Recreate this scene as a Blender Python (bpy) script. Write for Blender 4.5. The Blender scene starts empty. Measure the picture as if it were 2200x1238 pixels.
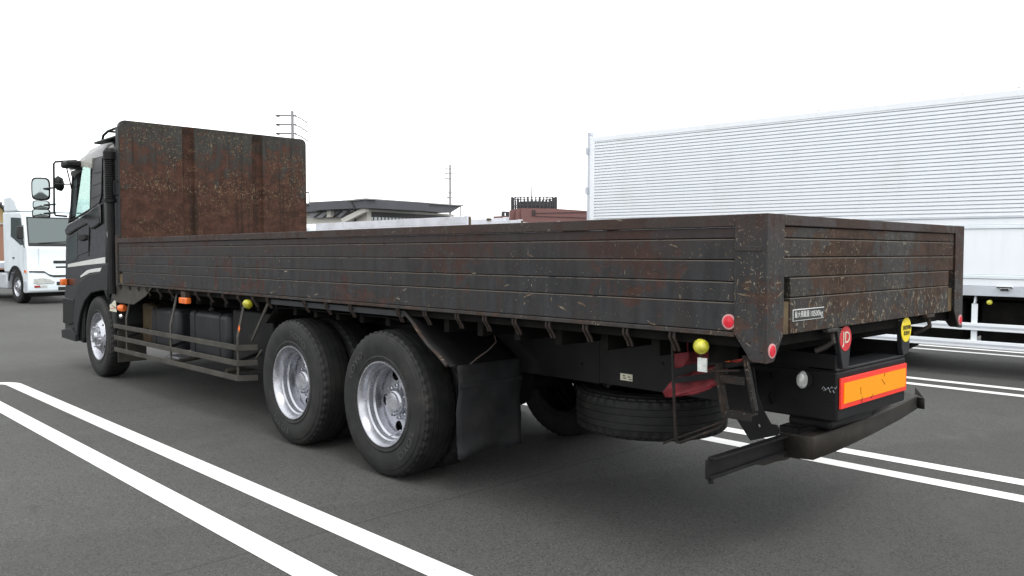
import bpy, bmesh, math, random
from mathutils import Vector, Matrix, noise
random.seed(7)
S = bpy.context.scene
C = S.collection
PI = math.pi
# ------------------------------------------------------------------ camera
CAM = Vector((-3.2117, -1.7775, 1.5916)); YAW = .75986; PIT = -.0433; F = 1734.4
cam = bpy.data.objects.new('camera', bpy.data.cameras.new('camera')); C.objects.link(cam)
fw = Vector((math.sin(YAW)*math.cos(PIT), math.cos(YAW)*math.cos(PIT), math.sin(PIT)))
rt = Vector((math.cos(YAW), -math.sin(YAW), 0)); up = rt.cross(fw)
cam.matrix_world = Matrix.Translation(CAM) @ Matrix((rt, up, -fw)).transposed().to_4x4()
cam.data.sensor_width = 36; cam.data.lens = F/2200*36; cam.data.clip_end = 2000; cam.data.clip_start = .05
S.camera = cam
# ------------------------------------------------------------------ sky, sun, exposure
W = bpy.data.worlds.new('World'); S.world = W; W.use_nodes = True
nt = W.node_tree; bg = nt.nodes['Background']
sky = nt.nodes.new('ShaderNodeTexSky'); sky.sky_type = 'NISHITA'; sky.sun_disc = False
SUN_EL, SUN_AZ = math.radians(58), math.radians(200)      # azimuth from +Y clockwise
sky.sun_elevation = SUN_EL; sky.sun_rotation = SUN_AZ; sky.dust_density = 3; sky.air_density = 1.2
hs = nt.nodes.new('ShaderNodeHueSaturation'); hs.inputs['Saturation'].default_value = .12; hs.inputs['Value'].default_value = .6
mx = nt.nodes.new('ShaderNodeMixRGB'); mx.inputs[0].default_value = .8; mx.inputs[2].default_value = (17.2, 17.4, 17.5, 1)
nt.links.new(sky.outputs[0], hs.inputs['Color']); nt.links.new(hs.outputs[0], mx.inputs[1]); nt.links.new(mx.outputs[0], bg.inputs[0])
bg.inputs[1].default_value = .105
sun = bpy.data.objects.new('sun', bpy.data.lights.new('sun', 'SUN')); C.objects.link(sun)
sun.data.energy = 1.0; sun.data.angle = math.radians(25); sun.data.color = (1, .97, .93)
sd = Vector((math.sin(SUN_AZ)*math.cos(SUN_EL), math.cos(SUN_AZ)*math.cos(SUN_EL), math.sin(SUN_EL)))
sun.rotation_euler = sd.to_track_quat('Z', 'Y').to_euler()
S.view_settings.view_transform = 'Standard'; S.view_settings.look = 'None'; S.view_settings.gamma = 1
S.view_settings.exposure = .32

# ------------------------------------------------------------------ helpers
def at(px, py, ax, val):
    """real point where the sight line meets the plane axis=val"""
    d = fw + rt*((px-1100)/F) - up*((py-619)/F)
    return CAM + d*((val-CAM[ax])/d[ax])
def far(px, py, depth):
    return CAM + (fw + rt*((px-1100)/F) - up*((py-619)/F))*depth
OFF = Vector((0, 0, 0))
class MB:
    def __init__(s): s.v = []; s.f = []
    def add(s, vs, fs):
        n = len(s.v); s.v += [Vector(v) for v in vs]; s.f += [tuple(i+n for i in f) for f in fs]; return s
    def box(s, x0, x1, y0, y1, z0, z1):
        x0, x1 = sorted((x0, x1)); y0, y1 = sorted((y0, y1)); z0, z1 = sorted((z0, z1))
        return s.add([(x, y, z) for x in (x0, x1) for y in (y0, y1) for z in (z0, z1)],
            [(0,1,3,2), (4,6,7,5), (0,4,5,1), (2,3,7,6), (0,2,6,4), (1,5,7,3)])
    def prism(s, pts, d):
        """closed polygon pts extruded by vector d"""
        n = len(pts); pts = [Vector(p) for p in pts]; d = Vector(d)
        nrm = Vector((0, 0, 0))
        for i in range(n): nrm += pts[i].cross(pts[(i+1) % n])
        if nrm.dot(d) > 0: pts = pts[::-1]
        return s.add(pts+[p+d for p in pts], [tuple(range(n)), tuple(range(2*n-1, n-1, -1))] +
                     [(i, i+n, (i+1) % n+n, (i+1) % n) for i in range(n)])
    def bar(s, a, b, w, h, upv=(0, 0, 1)):
        a = Vector(a); b = Vector(b); t = (b-a).normalized(); u = t.cross(Vector(upv))
        if u.length < 1e-4: u = t.cross(Vector((1, 0, 0)))
        u.normalize(); n = u.cross(t)
        q = [u*w/2*i+n*h/2*j for i, j in ((-1,-1), (1,-1), (1,1), (-1,1))]
        return s.prism([a+k for k in q], b-a)
    def tube(s, pts, r, n=8, cap=True):
        pts = [Vector(p) for p in pts]; rings = []; last = None
        for i, p in enumerate(pts):
            t = (pts[min(i+1, len(pts)-1)]-pts[max(i-1, 0)]).normalized()
            u = last if last else (Vector((0, 0, 1)) if abs(t.z) < .9 else Vector((1, 0, 0)))
            u = (u-t*u.dot(t)).normalized(); last = u; w = t.cross(u)
            rr = r[i] if isinstance(r, (list, tuple)) else r
            rings.append([p+(u*math.cos(2*PI*k/n)+w*math.sin(2*PI*k/n))*rr for k in range(n)])
        vs = [v for g in rings for v in g]; fs = []
        for i in range(len(pts)-1):
            for k in range(n): fs.append((i*n+k, i*n+(k+1) % n, (i+1)*n+(k+1) % n, (i+1)*n+k))
        if cap: fs += [tuple(range(n))[::-1], tuple(range((len(pts)-1)*n, len(pts)*n))]
        return s.add(vs, fs)
    def lathe(s, prof, c, n=48, sgn=1, axis='x', closed=False):
        """prof: (radius, offset along axis)"""
        vs = []; fs = []; c = Vector(c)
        for i, (r, a) in enumerate(prof):
            for k in range(n):
                t = 2*PI*k/n; rr = r(k) if callable(r) else r
                p = (a*sgn, rr*math.cos(t), rr*math.sin(t))
                if axis == 'y': p = (p[1], p[0], p[2])
                if axis == 'z': p = (p[1], p[2], p[0])
                vs.append(c+Vector(p))
        m = len(prof)
        for i in range(m if closed else m-1):
            for k in range(n): fs.append((i*n+k, i*n+(k+1) % n, ((i+1) % m)*n+(k+1) % n, ((i+1) % m)*n+k))
        if not closed:
            for i in (0, m-1):
                r = prof[i][0]
                if not callable(r) and r > 1e-4 and r < .14: fs.append(tuple(i*n+k for k in range(n)))
        return s.add(vs, fs)
    def grid(s, P):
        n = len(P[0]); return s.add([p for r in P for p in r],
            [(i*n+j, i*n+j+1, (i+1)*n+j+1, (i+1)*n+j) for i in range(len(P)-1) for j in range(n-1)])
    def build(s, name, m, parent=None, bevel=0, ang=35, seg=2, label=None, group=None, kind=None, solid=0, local=False):
        me = bpy.data.meshes.new(name); o = OFF if (parent is not None and not local) else Vector((0, 0, 0))
        bm = bmesh.new(); vs = [bm.verts.new(v-o) for v in s.v]
        for f in s.f:
            try: bm.faces.new([vs[i] for i in f])
            except ValueError: pass
        bmesh.ops.recalc_face_normals(bm, faces=bm.faces)
        lim = math.radians(ang)
        for f in bm.faces: f.smooth = True
        for e in bm.edges:
            if len(e.link_faces) == 2 and e.calc_face_angle(0) > lim: e.smooth = False
        bm.to_mesh(me); bm.free(); me.materials.append(m)
        ob = bpy.data.objects.new(name, me); C.objects.link(ob)
        if parent is not None: ob.parent = parent
        if solid:
            sm = ob.modifiers.new('solid', 'SOLIDIFY'); sm.thickness = solid; sm.offset = 0
        if bevel:
            b = ob.modifiers.new('bevel', 'BEVEL'); b.width = bevel; b.segments = seg; b.limit_method = 'ANGLE'; b.angle_limit = math.radians(38); b.harden_normals = False
        if label: ob['label'] = label
        if group: ob['group'] = group
        if kind: ob['kind'] = kind
        return ob
def box(name, m, parent, x0, x1, y0, y1, z0, z1, **k): return MB().box(x0, x1, y0, y1, z0, z1).build(name, m, parent, **k)
def thing(name, label, cat, loc=(0, 0, 0), rz=0, group=None):
    o = bpy.data.objects.new(name, None); C.objects.link(o); o.location = loc; o.rotation_euler = (0, 0, rz)
    o.empty_display_size = .3; o['label'] = label; o['category'] = cat
    if group: o['group'] = group
    return o
def dup(o, delta):
    c = o.copy(); C.objects.link(c); c.location = o.location+Vector(delta)
    for ch in [x for x in C.objects if x.parent == o]:
        d = ch.copy(); C.objects.link(d); d.parent = c
    return c
def text_mesh(txt, size, mat4, m, parent, name='lettering', depth=.0015, bend=None, sx=1, width=None):
    cu = bpy.data.curves.new('t', 'FONT'); cu.body = txt; cu.size = size; cu.extrude = depth; cu.align_x = 'CENTER'; cu.align_y = 'CENTER'; cu.resolution_u = 3
    to = bpy.data.objects.new('t', cu); C.objects.link(to); bpy.context.view_layer.update()
    dg = bpy.context.evaluated_depsgraph_get(); me = bpy.data.meshes.new_from_object(to.evaluated_get(dg))
    bpy.data.objects.remove(to); bpy.data.curves.remove(cu)
    xs = [v.co.x for v in me.vertices]
    if width and xs: sx = width/(max(xs)-min(xs))
    for v in me.vertices:
        co = Vector((v.co.x*sx, v.co.y, v.co.z))
        v.co = bend(co) if bend else (mat4 @ co)
        v.co -= OFF
    me.materials.clear(); me.materials.append(m); me.name = name
    ob = bpy.data.objects.new(name, me); C.objects.link(ob); ob.parent = parent; return ob

# ------------------------------------------------------------------ materials
def base_mat(name):
    m = bpy.data.materials.new(name); m.use_nodes = True
    return m, m.node_tree, m.node_tree.nodes['Principled BSDF']
class N:
    def __init__(s, t): s.t = t
    def n(s, k, **kw):
        o = s.t.nodes.new(k)
        for a, b in kw.items(): setattr(o, a, b)
        return o
    def put(s, node, i, v):
        if hasattr(v, 'links'): s.t.links.new(v, node.inputs[i])
        else: node.inputs[i].default_value = v
    def math(s, op, a, b=0, c=None):
        o = s.n('ShaderNodeMath', operation=op); s.put(o, 0, a); s.put(o, 1, b)
        if c is not None: s.put(o, 2, c)
        return o.outputs[0]
    def mix(s, f, a, b):
        o = s.n('ShaderNodeMix', data_type='RGBA'); s.put(o, 0, f)
        for i, v in ((6, a), (7, b)):
            if isinstance(v, tuple) and len(v) == 3: v = (*v, 1)
            s.put(o, i, v)
        return o.outputs[2]
    def noise(s, vec, sc, det=4, rough=.55, dist=0):
        o = s.n('ShaderNodeTexNoise'); s.put(o, 'Vector', vec); o.inputs['Scale'].default_value = sc
        o.inputs['Detail'].default_value = det; o.inputs['Roughness'].default_value = rough; o.inputs['Distortion'].default_value = dist
        return o.outputs['Fac']
    def step(s, v, lo, hi):
        o = s.n('ShaderNodeMapRange'); o.interpolation_type = 'SMOOTHSTEP'; s.put(o, 0, v); s.put(o, 1, lo); s.put(o, 2, hi); return o.outputs[0]
    def obj(s): return s.n('ShaderNodeTexCoord').outputs['Object']
    def uv2(s, vec, su=1, sv=1, rot=0, off=0):
        """in-plane coordinates (x+y, z) of a flat upright face, stretched and turned"""
        sp = s.n('ShaderNodeSeparateXYZ'); s.put(sp, 0, vec)
        cb = s.n('ShaderNodeCombineXYZ'); s.put(cb, 0, s.math('ADD', s.math('ADD', sp.outputs[0], sp.outputs[1]), off)); s.put(cb, 1, sp.outputs[2])
        r = s.n('ShaderNodeVectorRotate', rotation_type='Z_AXIS'); s.put(r, 'Vector', cb.outputs[0]); r.inputs['Angle'].default_value = rot
        m = s.n('ShaderNodeVectorMath', operation='MULTIPLY'); s.put(m, 0, r.outputs[0]); m.inputs[1].default_value = (su, sv, 1)
        return m.outputs[0]
    def warp(s, vec, sc, amt):
        o = s.n('ShaderNodeTexNoise'); s.put(o, 'Vector', vec); o.inputs['Scale'].default_value = sc; o.inputs['Detail'].default_value = 2
        a = s.n('ShaderNodeVectorMath', operation='SUBTRACT'); s.put(a, 0, o.outputs['Color']); a.inputs[1].default_value = (.5, .5, .5)
        b = s.n('ShaderNodeVectorMath', operation='SCALE'); s.put(b, 0, a.outputs[0]); b.inputs['Scale'].default_value = amt
        c = s.n('ShaderNodeVectorMath', operation='ADD'); s.put(c, 0, vec); s.put(c, 1, b.outputs[0]); return c.outputs[0]
    def strokes(s, vec, su, sv, rot, size, dens, off=0):
        """short scattered scratch strokes -> mask"""
        v = s.n('ShaderNodeTexVoronoi', voronoi_dimensions='2D'); s.put(v, 'Vector', s.uv2(vec, su, sv, rot, off)); v.inputs['Scale'].default_value = 1
        sp = s.n('ShaderNodeSeparateColor'); s.put(sp, 0, v.outputs['Color'])
        keep = s.math('LESS_THAN', sp.outputs[0], dens)
        sz = s.math('MULTIPLY', sp.outputs[1], size)
        return s.math('MULTIPLY', keep, s.math('LESS_THAN', v.outputs['Distance'], sz))
def plain(name, col, rough=.5, metal=0, var=.12, sc=6, bump=0, spec=.5, dirt=0, coat=0):
    m, t, p = base_mat(name); g = N(t); o = g.obj()
    nz = g.noise(o, sc, 5)
    a = tuple(c*(1-var) for c in col); b = tuple(min(1, c*(1+var)) for c in col)
    colr = g.mix(g.step(nz, .3, .7), a, b)
    if dirt:
        colr = g.mix(g.math('MULTIPLY', g.step(g.noise(o, 2.3, 6, .65), .48, .72), dirt), colr, (.11, .09, .07))
    t.links.new(colr, p.inputs['Base Color'])
    t.links.new(g.math('ADD', rough-.06, g.math('MULTIPLY', g.noise(o, sc*3, 4), .14)), p.inputs['Roughness'])
    p.inputs['Metallic'].default_value = metal; p.inputs['Specular IOR Level'].default_value = spec; p.inputs['Coat Weight'].default_value = coat
    if bump:
        b = g.n('ShaderNodeBump'); b.inputs['Strength'].default_value = bump; b.inputs['Distance'].default_value = .004
        t.links.new(g.noise(o, sc*12, 5), b.inputs['Height']); t.links.new(b.outputs[0], p.inputs['Normal'])
    return m
def rusty(name, paint=(.042, .045, .049), rust=(.075, .036, .024), amount=.5, scr=.5, mode=None, seams=()):
    m, t, p = base_mat(name); g = N(t); o = g.obj()
    sp = g.n('ShaderNodeSeparateXYZ'); g.put(sp, 0, o); z = sp.outputs[2]
    big = g.noise(g.uv2(o, 1, 1.6), 1.7, 7, .62, .3)
    med = g.noise(g.uv2(o, 1, 1.3, 0, 7), 7, 7, .68, .5)
    streak = g.noise(g.uv2(o, 9, .8), 1.6, 5, .6)
    fine = g.noise(g.uv2(o, 1, 1), 60, 4, .7)
    rv = g.math('ADD', g.math('ADD', g.math('MULTIPLY', big, .5), g.math('MULTIPLY', med, .28)), g.math('MULTIPLY', streak, .22))
    thr = .60-.2*amount
    if mode == 'head':      # cargo wear: bare rust on the lower half
        low = g.step(g.math('ADD', z, g.math('MULTIPLY', g.math('SUBTRACT', big, .5), 1.6)), 3.25, 2.25)
        rv = g.math('ADD', rv, g.math('MULTIPLY', low, .14))
        sp2 = g.step(g.math('ADD', z, g.math('MULTIPLY', med, .12)), 2.42, 2.36)
        rv = g.math('ADD', rv, g.math('MULTIPLY', sp2, .12))
        thr = .515
        for a_, b_ in ((-.45, -.31), (.47, .61)):   # the two pressed channels are rusted from top to bottom
            rv = g.math('ADD', rv, g.math('MULTIPLY', g.math('MULTIPLY', g.math('GREATER_THAN', sp.outputs[0], a_), g.math('LESS_THAN', sp.outputs[0], b_)), .09))
    mask = g.step(rv, thr, thr+(.10 if mode == 'head' else .055))
    tint = g.mix(g.step(med, .35, .65), tuple(c*.65 for c in rust), tuple(min(1, c*1.35) for c in rust))
    tint = g.mix(g.math('MULTIPLY', g.step(g.noise(g.uv2(o, 1, 1, 0, 3), 4, 5, .7), .55, .72), .5), tint, (.062, .030, .017))
    pc = g.mix(g.step(g.noise(g.uv2(o, 5, 1), 3, 5), .3, .7), tuple(c*.8 for c in paint), tuple(c*1.25 for c in paint))
    pc = g.mix(g.math('MULTIPLY', g.step(streak, .45, .7), .45), pc, (.034, .024, .020))
    col = g.mix(g.math('MULTIPLY', mask, .85), pc, tint)
    col = g.mix(g.math('MULTIPLY', g.step(fine, .6, .72), .35), col, (.02, .017, .016))
    kk = .6 if mode == 'head' else 1
    if mode == 'head': col = g.mix(g.math('MULTIPLY', g.step(g.noise(g.uv2(o, 14, .5, 0, 13), 1.3, 4, .6), .52, .66), .6), col, (.020, .015, .013))
    w = g.warp(o, 7, .06); w2 = g.warp(o, 25, .03)
    st = g.strokes(w, 12, 60, .15, .24, .07*scr)
    for a in ((w2, 62, 15, 0, .22, .20, 11), (w, 80, 24, .5, .22, .18, 23), (w2, 26, 95, -.3, .22, .16, 31), (w2, 100, 80, 0, .25, .22, 43), (w, 110, 30, -.6, .22, .20, 57), (w2, 42, 11, .1, .2, .07, 71)):
        st = g.math('MAXIMUM', st, g.strokes(a[0], a[1]*kk, a[2]*kk, a[3], a[4], min(.6, a[5]*scr*(.75 if mode == 'head' else 1)), a[6]))
    dn = g.noise(g.uv2(o, 1, 1, 0, 5), 2.4, 3)
    dens = g.step(dn, .38, .62)
    if mode == 'head':
        zb = g.math('MULTIPLY', g.step(z, 2.30, 2.36), g.step(z, 2.62, 2.42)); dens = g.math('MAXIMUM', g.math('MULTIPLY', dens, g.math('ADD', .55, g.math('MULTIPLY', g.step(z, 2.1, 2.4), .45))), zb)
    if mode == 'tail':
        dens = g.math('MAXIMUM', dens, g.step(z, 1.45, 1.3))
    st = g.math('MULTIPLY', st, dens)
    if mode is None:        # a few long pale gouges
        for a in ((w, 7, 60, .25, .30, .018, 111), (w, 9, 70, -.35, .28, .018, 117)):
            st = g.math('MAXIMUM', st, g.strokes(*a[:6], a[6]))
    if mode == 'tail':
        low = g.step(z, 1.48, 1.30)
        for a in ((w2, 40, 12, .2, .30, .38, 91), (w2, 55, 16, -.5, .3, .36, 97), (w2, 22, 22, 0, .2, .12, 101)):
            st = g.math('MAXIMUM', st, g.math('MULTIPLY', g.strokes(*a[:6], a[6]), low))
    scol = g.mix(g.step(g.noise(o, 30, 2), .42, .6), (.13, .085, .048), (.27, .24, .185) if mode != 'head' else (.24, .195, .12))
    col = g.mix(g.math('MULTIPLY', st, .75), col, scol)
    if mode is None: col = g.mix(g.math('MULTIPLY', g.step(g.math('ADD', z, g.math('MULTIPLY', g.math('SUBTRACT', big, .5), .8)), 1.45, 1.72), .55), col, (.045, .030, .027))
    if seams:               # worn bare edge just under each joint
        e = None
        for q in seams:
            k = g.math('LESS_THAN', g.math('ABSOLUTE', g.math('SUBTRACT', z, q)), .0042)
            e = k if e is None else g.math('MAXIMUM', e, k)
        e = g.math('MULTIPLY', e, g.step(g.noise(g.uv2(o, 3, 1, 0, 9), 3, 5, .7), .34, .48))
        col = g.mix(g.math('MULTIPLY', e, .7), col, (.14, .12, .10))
    t.links.new(col, p.inputs['Base Color'])
    t.links.new(g.math('ADD', .50, g.math('MULTIPLY', mask, .3)), p.inputs['Roughness'])
    p.inputs['Specular IOR Level'].default_value = .16
    b = g.n('ShaderNodeBump'); b.inputs['Strength'].default_value = .5; b.inputs['Distance'].default_value = .006
    h = g.math('ADD', g.math('ADD', g.math('MULTIPLY', mask, -.35), g.math('MULTIPLY', g.noise(g.uv2(o, 1.5, 1), 9, 6, .6), 1.2)), g.math('MULTIPLY', st, -.5))
    t.links.new(h, b.inputs['Height']); t.links.new(b.outputs[0], p.inputs['Normal'])
    return m
M = {}
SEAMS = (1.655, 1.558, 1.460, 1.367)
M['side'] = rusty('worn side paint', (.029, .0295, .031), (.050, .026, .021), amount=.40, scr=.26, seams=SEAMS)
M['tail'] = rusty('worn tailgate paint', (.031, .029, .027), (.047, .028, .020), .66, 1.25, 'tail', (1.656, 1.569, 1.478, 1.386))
M['post'] = rusty('worn post paint', (.033, .033, .034), (.050, .029, .022), .62, 1.0)
M['head'] = rusty('worn headboard paint', (.036, .036, .033), (.062, .028, .019), .5, 2.8, 'head')
M['rail'] = rusty('worn rail paint', (.036, .034, .033), (.050, .033, .026), .6, .8)
M['hook'] = rusty('worn hook steel', (.034, .030, .028), (.04, .03, .026), .6, .2)
M['guard'] = plain('olive grey guard paint', (.046, .043, .036), .55, 0, .25, 5, .3, .3, .3)
M['black'] = plain('black chassis paint', (.0075, .0075, .0085), .55, 0, .3, 6, .2, .22, .04)
M['blackg'] = plain('satin black panel', (.0085, .0085, .0095), .45, 0, .25, 5, .1, .22, .03)
M['tank'] = plain('fuel tank grey', (.019, .021, .023), .45, 0, .2, 5, .15, .3, .15)
M['under'] = plain('dark underside', (.007, .0065, .006), .85, 0, .3, 8, .2, .1)
M['olive'] = plain('bare olive bracket', (.085, .06, .028), .6, 0, .3, 14, .2, .3, .3)
M['brown'] = plain('oily brown casting', (.06, .04, .015), .5, 0, .4, 8, .3, .4, .3)
M['bump'] = plain('brown black bumper steel', (.028, .024, .020), .55, 0, .35, 5, .4, .3, .15)
M['rubber'] = plain('mud flap rubber', (.018, .0185, .020), .7, 0, .3, 5, .3, .2, .1)
M['cab'] = plain('charcoal green cab paint', (.010, .0115, .0115), .20, 0, .08, 3, 0, .5, 0, 0)
M['cabtrim'] = plain('grey plastic trim', (.020, .021, .022), .5, 0, .1, 5, .1, .25)
M['pillar'] = plain('grey pillar trim', (.05, .05, .054), .4, 0, .1, 5, .1, .4)
M['visor'] = plain('smoke grey visor', (.42, .42, .38), .25, 0, .08, 3, 0, .7)
M['stripe'] = plain('silver stripe film', (.62, .63, .61), .35, 0, .05, 6)
M['silver'] = plain('silver wheel paint', (.47, .48, .52), .27, .8, .14, 9, .08, .5, .22)
M['chrome'] = plain('chrome', (.78, .79, .8), .1, 1, .03, 4)
M['mirror'] = plain('mirror glass', (.33, .38, .38), .04, 1, .02, 4)
M['white'] = plain('white truck paint', (.70, .77, .81), .3, 0, .04, 3, 0, .5, .05)
def boxwhite():
    m, t, p = base_mat('white box panel'); g = N(t); o = g.obj()
    c = g.mix(g.math('MULTIPLY', g.step(g.noise(g.uv2(o, 7, .6), 1.4, 5, .6), .42, .75), .16), (.78, .82, .86), (.55, .57, .60))
    c = g.mix(g.math('MULTIPLY', g.step(g.noise(o, 1.1, 5, .65), .5, .75), .25), c, (.60, .60, .60))
    t.links.new(c, p.inputs['Base Color']); p.inputs['Roughness'].default_value = .4
    b = g.n('ShaderNodeBump'); b.inputs['Strength'].default_value = .15; b.inputs['Distance'].default_value = .02
    t.links.new(g.noise(o, 2.2, 2), b.inputs['Height']); t.links.new(b.outputs[0], p.inputs['Normal']); return m
M['whitepanel'] = boxwhite()
M['alu'] = plain('grey white aluminium', (.52, .55, .60), .4, .2, .06, 4, 0, .5, .05)
M['paleflap'] = plain('weathered white gate', (.62, .63, .68), .5, 0, .08, 4, .1, .4, .25)
M['red'] = plain('red reflector', (.60, .012, .03), .25, 0, .15, 30, .1, .6)
M['redrim'] = plain('pale reflector rim', (.5, .25, .25), .4, 0, .1, 30)
M['redtarp'] = plain('torn red sheet', (.16, .016, .022), .6, 0, .4, 9, .4, .4, .35)
M['redlamp'] = plain('red tail lamp lens', (.30, .03, .02), .2, 0, .2, 12)
M['orange'] = plain('orange lamp lens', (.75, .16, .03), .2, 0, .15, 20)
M['amber'] = plain('amber reflector field', (.93, .31, .002), .4, 0, .03, 40, 0, .3)
M['redborder'] = plain('red reflector border', (.85, .035, .02), .4, 0, .1, 60, .1)
M['yellow'] = plain('yellow lamp lens', (.50, .48, .03), .10, 0, .35, 34, .5, .9)
M['yellowst'] = plain('yellow sticker', (.83, .66, .02), .4, 0, .04, 10)
M['redst'] = plain('red sticker', (.55, .025, .03), .4, 0, .1, 20)
M['cream'] = plain('cream label', (.62, .60, .48), .5, 0, .1, 20)
M['ink'] = plain('black ink', (.012, .012, .012), .5, 0, .1)
M['lampglass'] = plain('clear lamp lens', (.62, .64, .62), .15, .3, .25, 30, .2)
M['concrete'] = plain('pole concrete', (.27, .26, .27), .8, 0, .1, 2)
M['wire'] = plain('dark insulator', (.08, .08, .09), .5, 0, .1, 2)
M['bwall'] = plain('cream render', (.62, .61, .56), .8, 0, .05, .4)
M['broof'] = plain('slate grey roof', (.072, .075, .088), .6, 0, .12, .3)
M['broofedge'] = plain('light roof edge', (.30, .30, .29), .6, 0, .08, .3)
M['bglassroof'] = plain('lower grey lean-to roof', (.17, .17, .20), .35, 0, .1, .3)
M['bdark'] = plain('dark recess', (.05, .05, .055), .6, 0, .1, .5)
M['bglass'] = plain('window glass', (.35, .38, .38), .1, .3, .1, .5)
M['brick'] = plain('red brown tile facade', (.155, .075, .070), .75, 0, .1, .3)
M['brickdk'] = plain('dark plant screen', (.035, .035, .04), .6, 0, .1, .5)
M['hwall'] = plain('salmon render', (.42, .23, .16), .8, 0, .06, .5)
M['hgable'] = plain('ochre gable', (.55, .40, .20), .8, 0, .06, .5)
M['htile'] = plain('grey roof tiles', (.10, .10, .11), .6, 0, .2, 3, .2)
M['seat'] = plain('dark interior', (.02, .02, .022), .6)
def glass(name, col, rough, met):
    m, t, p = base_mat(name); p.inputs['Base Color'].default_value = (*col, 1); p.inputs['Roughness'].default_value = rough; p.inputs['Metallic'].default_value = met
    p.inputs['Specular IOR Level'].default_value = .9; return m
M['glassside'] = glass('side window glass', (.62, .78, .74), .04, .9)
def clear():
    m, t, p = base_mat('clear green glass'); g = N(t); a = g.n('ShaderNodeBsdfTransparent'); a.inputs[0].default_value = (.90, .975, .95, 1)
    b = g.n('ShaderNodeBsdfGlossy'); b.inputs['Roughness'].default_value = .03; x = g.n('ShaderNodeMixShader'); x.inputs[0].default_value = .14
    t.links.new(a.outputs[0], x.inputs[1]); t.links.new(b.outputs[0], x.inputs[2]); t.links.new(x.outputs[0], t.nodes['Material Output'].inputs[0]); return m
M['clear'] = clear()
M['glassdark'] = glass('tinted windscreen', (.10, .125, .125), .05, .35)
# tyre rubber
def tyre_mat():
    m, t, p = base_mat('tyre rubber'); g = N(t); o = g.obj()
    c = g.mix(g.step(g.noise(o, 9, 6, .65), .35, .7), (.0085, .0087, .009), (.018, .018, .018))
    c = g.mix(g.math('MULTIPLY', g.step(g.noise(g.warp(o, 4, .3), 5, 6, .7), .52, .7), .35), c, (.042, .038, .032))
    t.links.new(c, p.inputs['Base Color']); p.inputs['Roughness'].default_value = .62; p.inputs['Specular IOR Level'].default_value = .35
    b = g.n('ShaderNodeBump'); b.inputs['Strength'].default_value = .35; b.inputs['Distance'].default_value = .003
    t.links.new(g.noise(o, 70, 5, .7), b.inputs['Height']); t.links.new(b.outputs[0], p.inputs['Normal']); return m
M['tyre'] = tyre_mat()
M['ladder'] = rusty('dark ladder steel', (.017, .016, .015), (.026, .019, .016), .6, .5)
M['tyrelet'] = plain('raised tyre lettering', (.045, .045, .046), .6, 0, .2, 20)
def asphalt():
    m, t, p = base_mat('asphalt'); g = N(t); o = g.obj()
    sp = g.n('ShaderNodeSeparateXYZ'); g.put(sp, 0, o)
    v = g.n('ShaderNodeTexVoronoi'); g.put(v, 'Vector', o); v.inputs['Scale'].default_value = 120
    sc = g.n('ShaderNodeSeparateColor'); g.put(sc, 0, v.outputs['Color'])
    c = g.mix(g.noise(o, 160, 3, .7), (.054, .055, .0525), (.110, .112, .107))
    c = g.mix(g.math('MULTIPLY', g.math('GREATER_THAN', sc.outputs[0], .86), g.math('MULTIPLY', g.step(v.outputs['Distance'], .62, .3), .75)), c, (.17, .17, .155))
    c = g.mix(g.math('MULTIPLY', g.math('LESS_THAN', sc.outputs[1], .2), .6), c, (.022, .022, .022))
    c = g.mix(g.math('MULTIPLY', g.step(g.noise(o, .35, 5, .6), .42, .62), .30), c, (.045, .044, .042))
    c = g.mix(g.math('MULTIPLY', g.step(g.noise(g.warp(o, .8, 1.2), 1.4, 6, .65), .52, .68), .22), c, (.125, .127, .118))
    c = g.mix(g.math('MULTIPLY', g.step(g.noise(o, 2.2, 4, .6), .66, .74), .35), c, (.03, .03, .03))
    lane = g.math('ADD', g.math('ADD', g.math('MULTIPLY', sp.outputs[0], .42), sp.outputs[1]), g.math('MULTIPLY', g.noise(o, 1.2, 4), .35))
    c = g.mix(g.math('MULTIPLY', g.step(lane, 2.62, 2.50), .20), c, (.030, .030, .028))
    sp3 = g.n('ShaderNodeTexVoronoi'); g.put(sp3, 'Vector', g.warp(o, 3, .25)); sp3.inputs['Scale'].default_value = .8
    sc3 = g.n('ShaderNodeSeparateColor'); g.put(sc3, 0, sp3.outputs['Color'])
    c = g.mix(g.math('MULTIPLY', g.math('MULTIPLY', g.math('LESS_THAN', sc3.outputs[0], .3), g.step(sp3.outputs['Distance'], g.math('MULTIPLY', sc3.outputs[1], .22), 0)), .5), c, (.022, .022, .021))
    c = g.mix(g.math('MULTIPLY', g.step(g.noise(o, .22, 3), .45, .6), .30), c, (.055, .051, .047))
    # paving-lane joints, a few metres apart
    j = g.math('ABSOLUTE', g.math('SUBTRACT', g.math('FRACT', g.math('ADD', g.math('MULTIPLY', sp.outputs[1], .22), g.math('MULTIPLY', g.noise(o, .8, 3), .01))), .5))
    c = g.mix(g.math('MULTIPLY', g.math('LESS_THAN', j, .0022), .45), c, (.028, .028, .028))
    t.links.new(c, p.inputs['Base Color']); p.inputs['Roughness'].default_value = .88; p.inputs['Specular IOR Level'].default_value = .3
    b = g.n('ShaderNodeBump'); b.inputs['Strength'].default_value = .7; b.inputs['Distance'].default_value = .004
    t.links.new(g.math('ADD', g.noise(o, 140, 4, .7), g.math('MULTIPLY', v.outputs['Distance'], -.6)), b.inputs['Height']); t.links.new(b.outputs[0], p.inputs['Normal'])
    return m
M['asphalt'] = asphalt()
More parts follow.
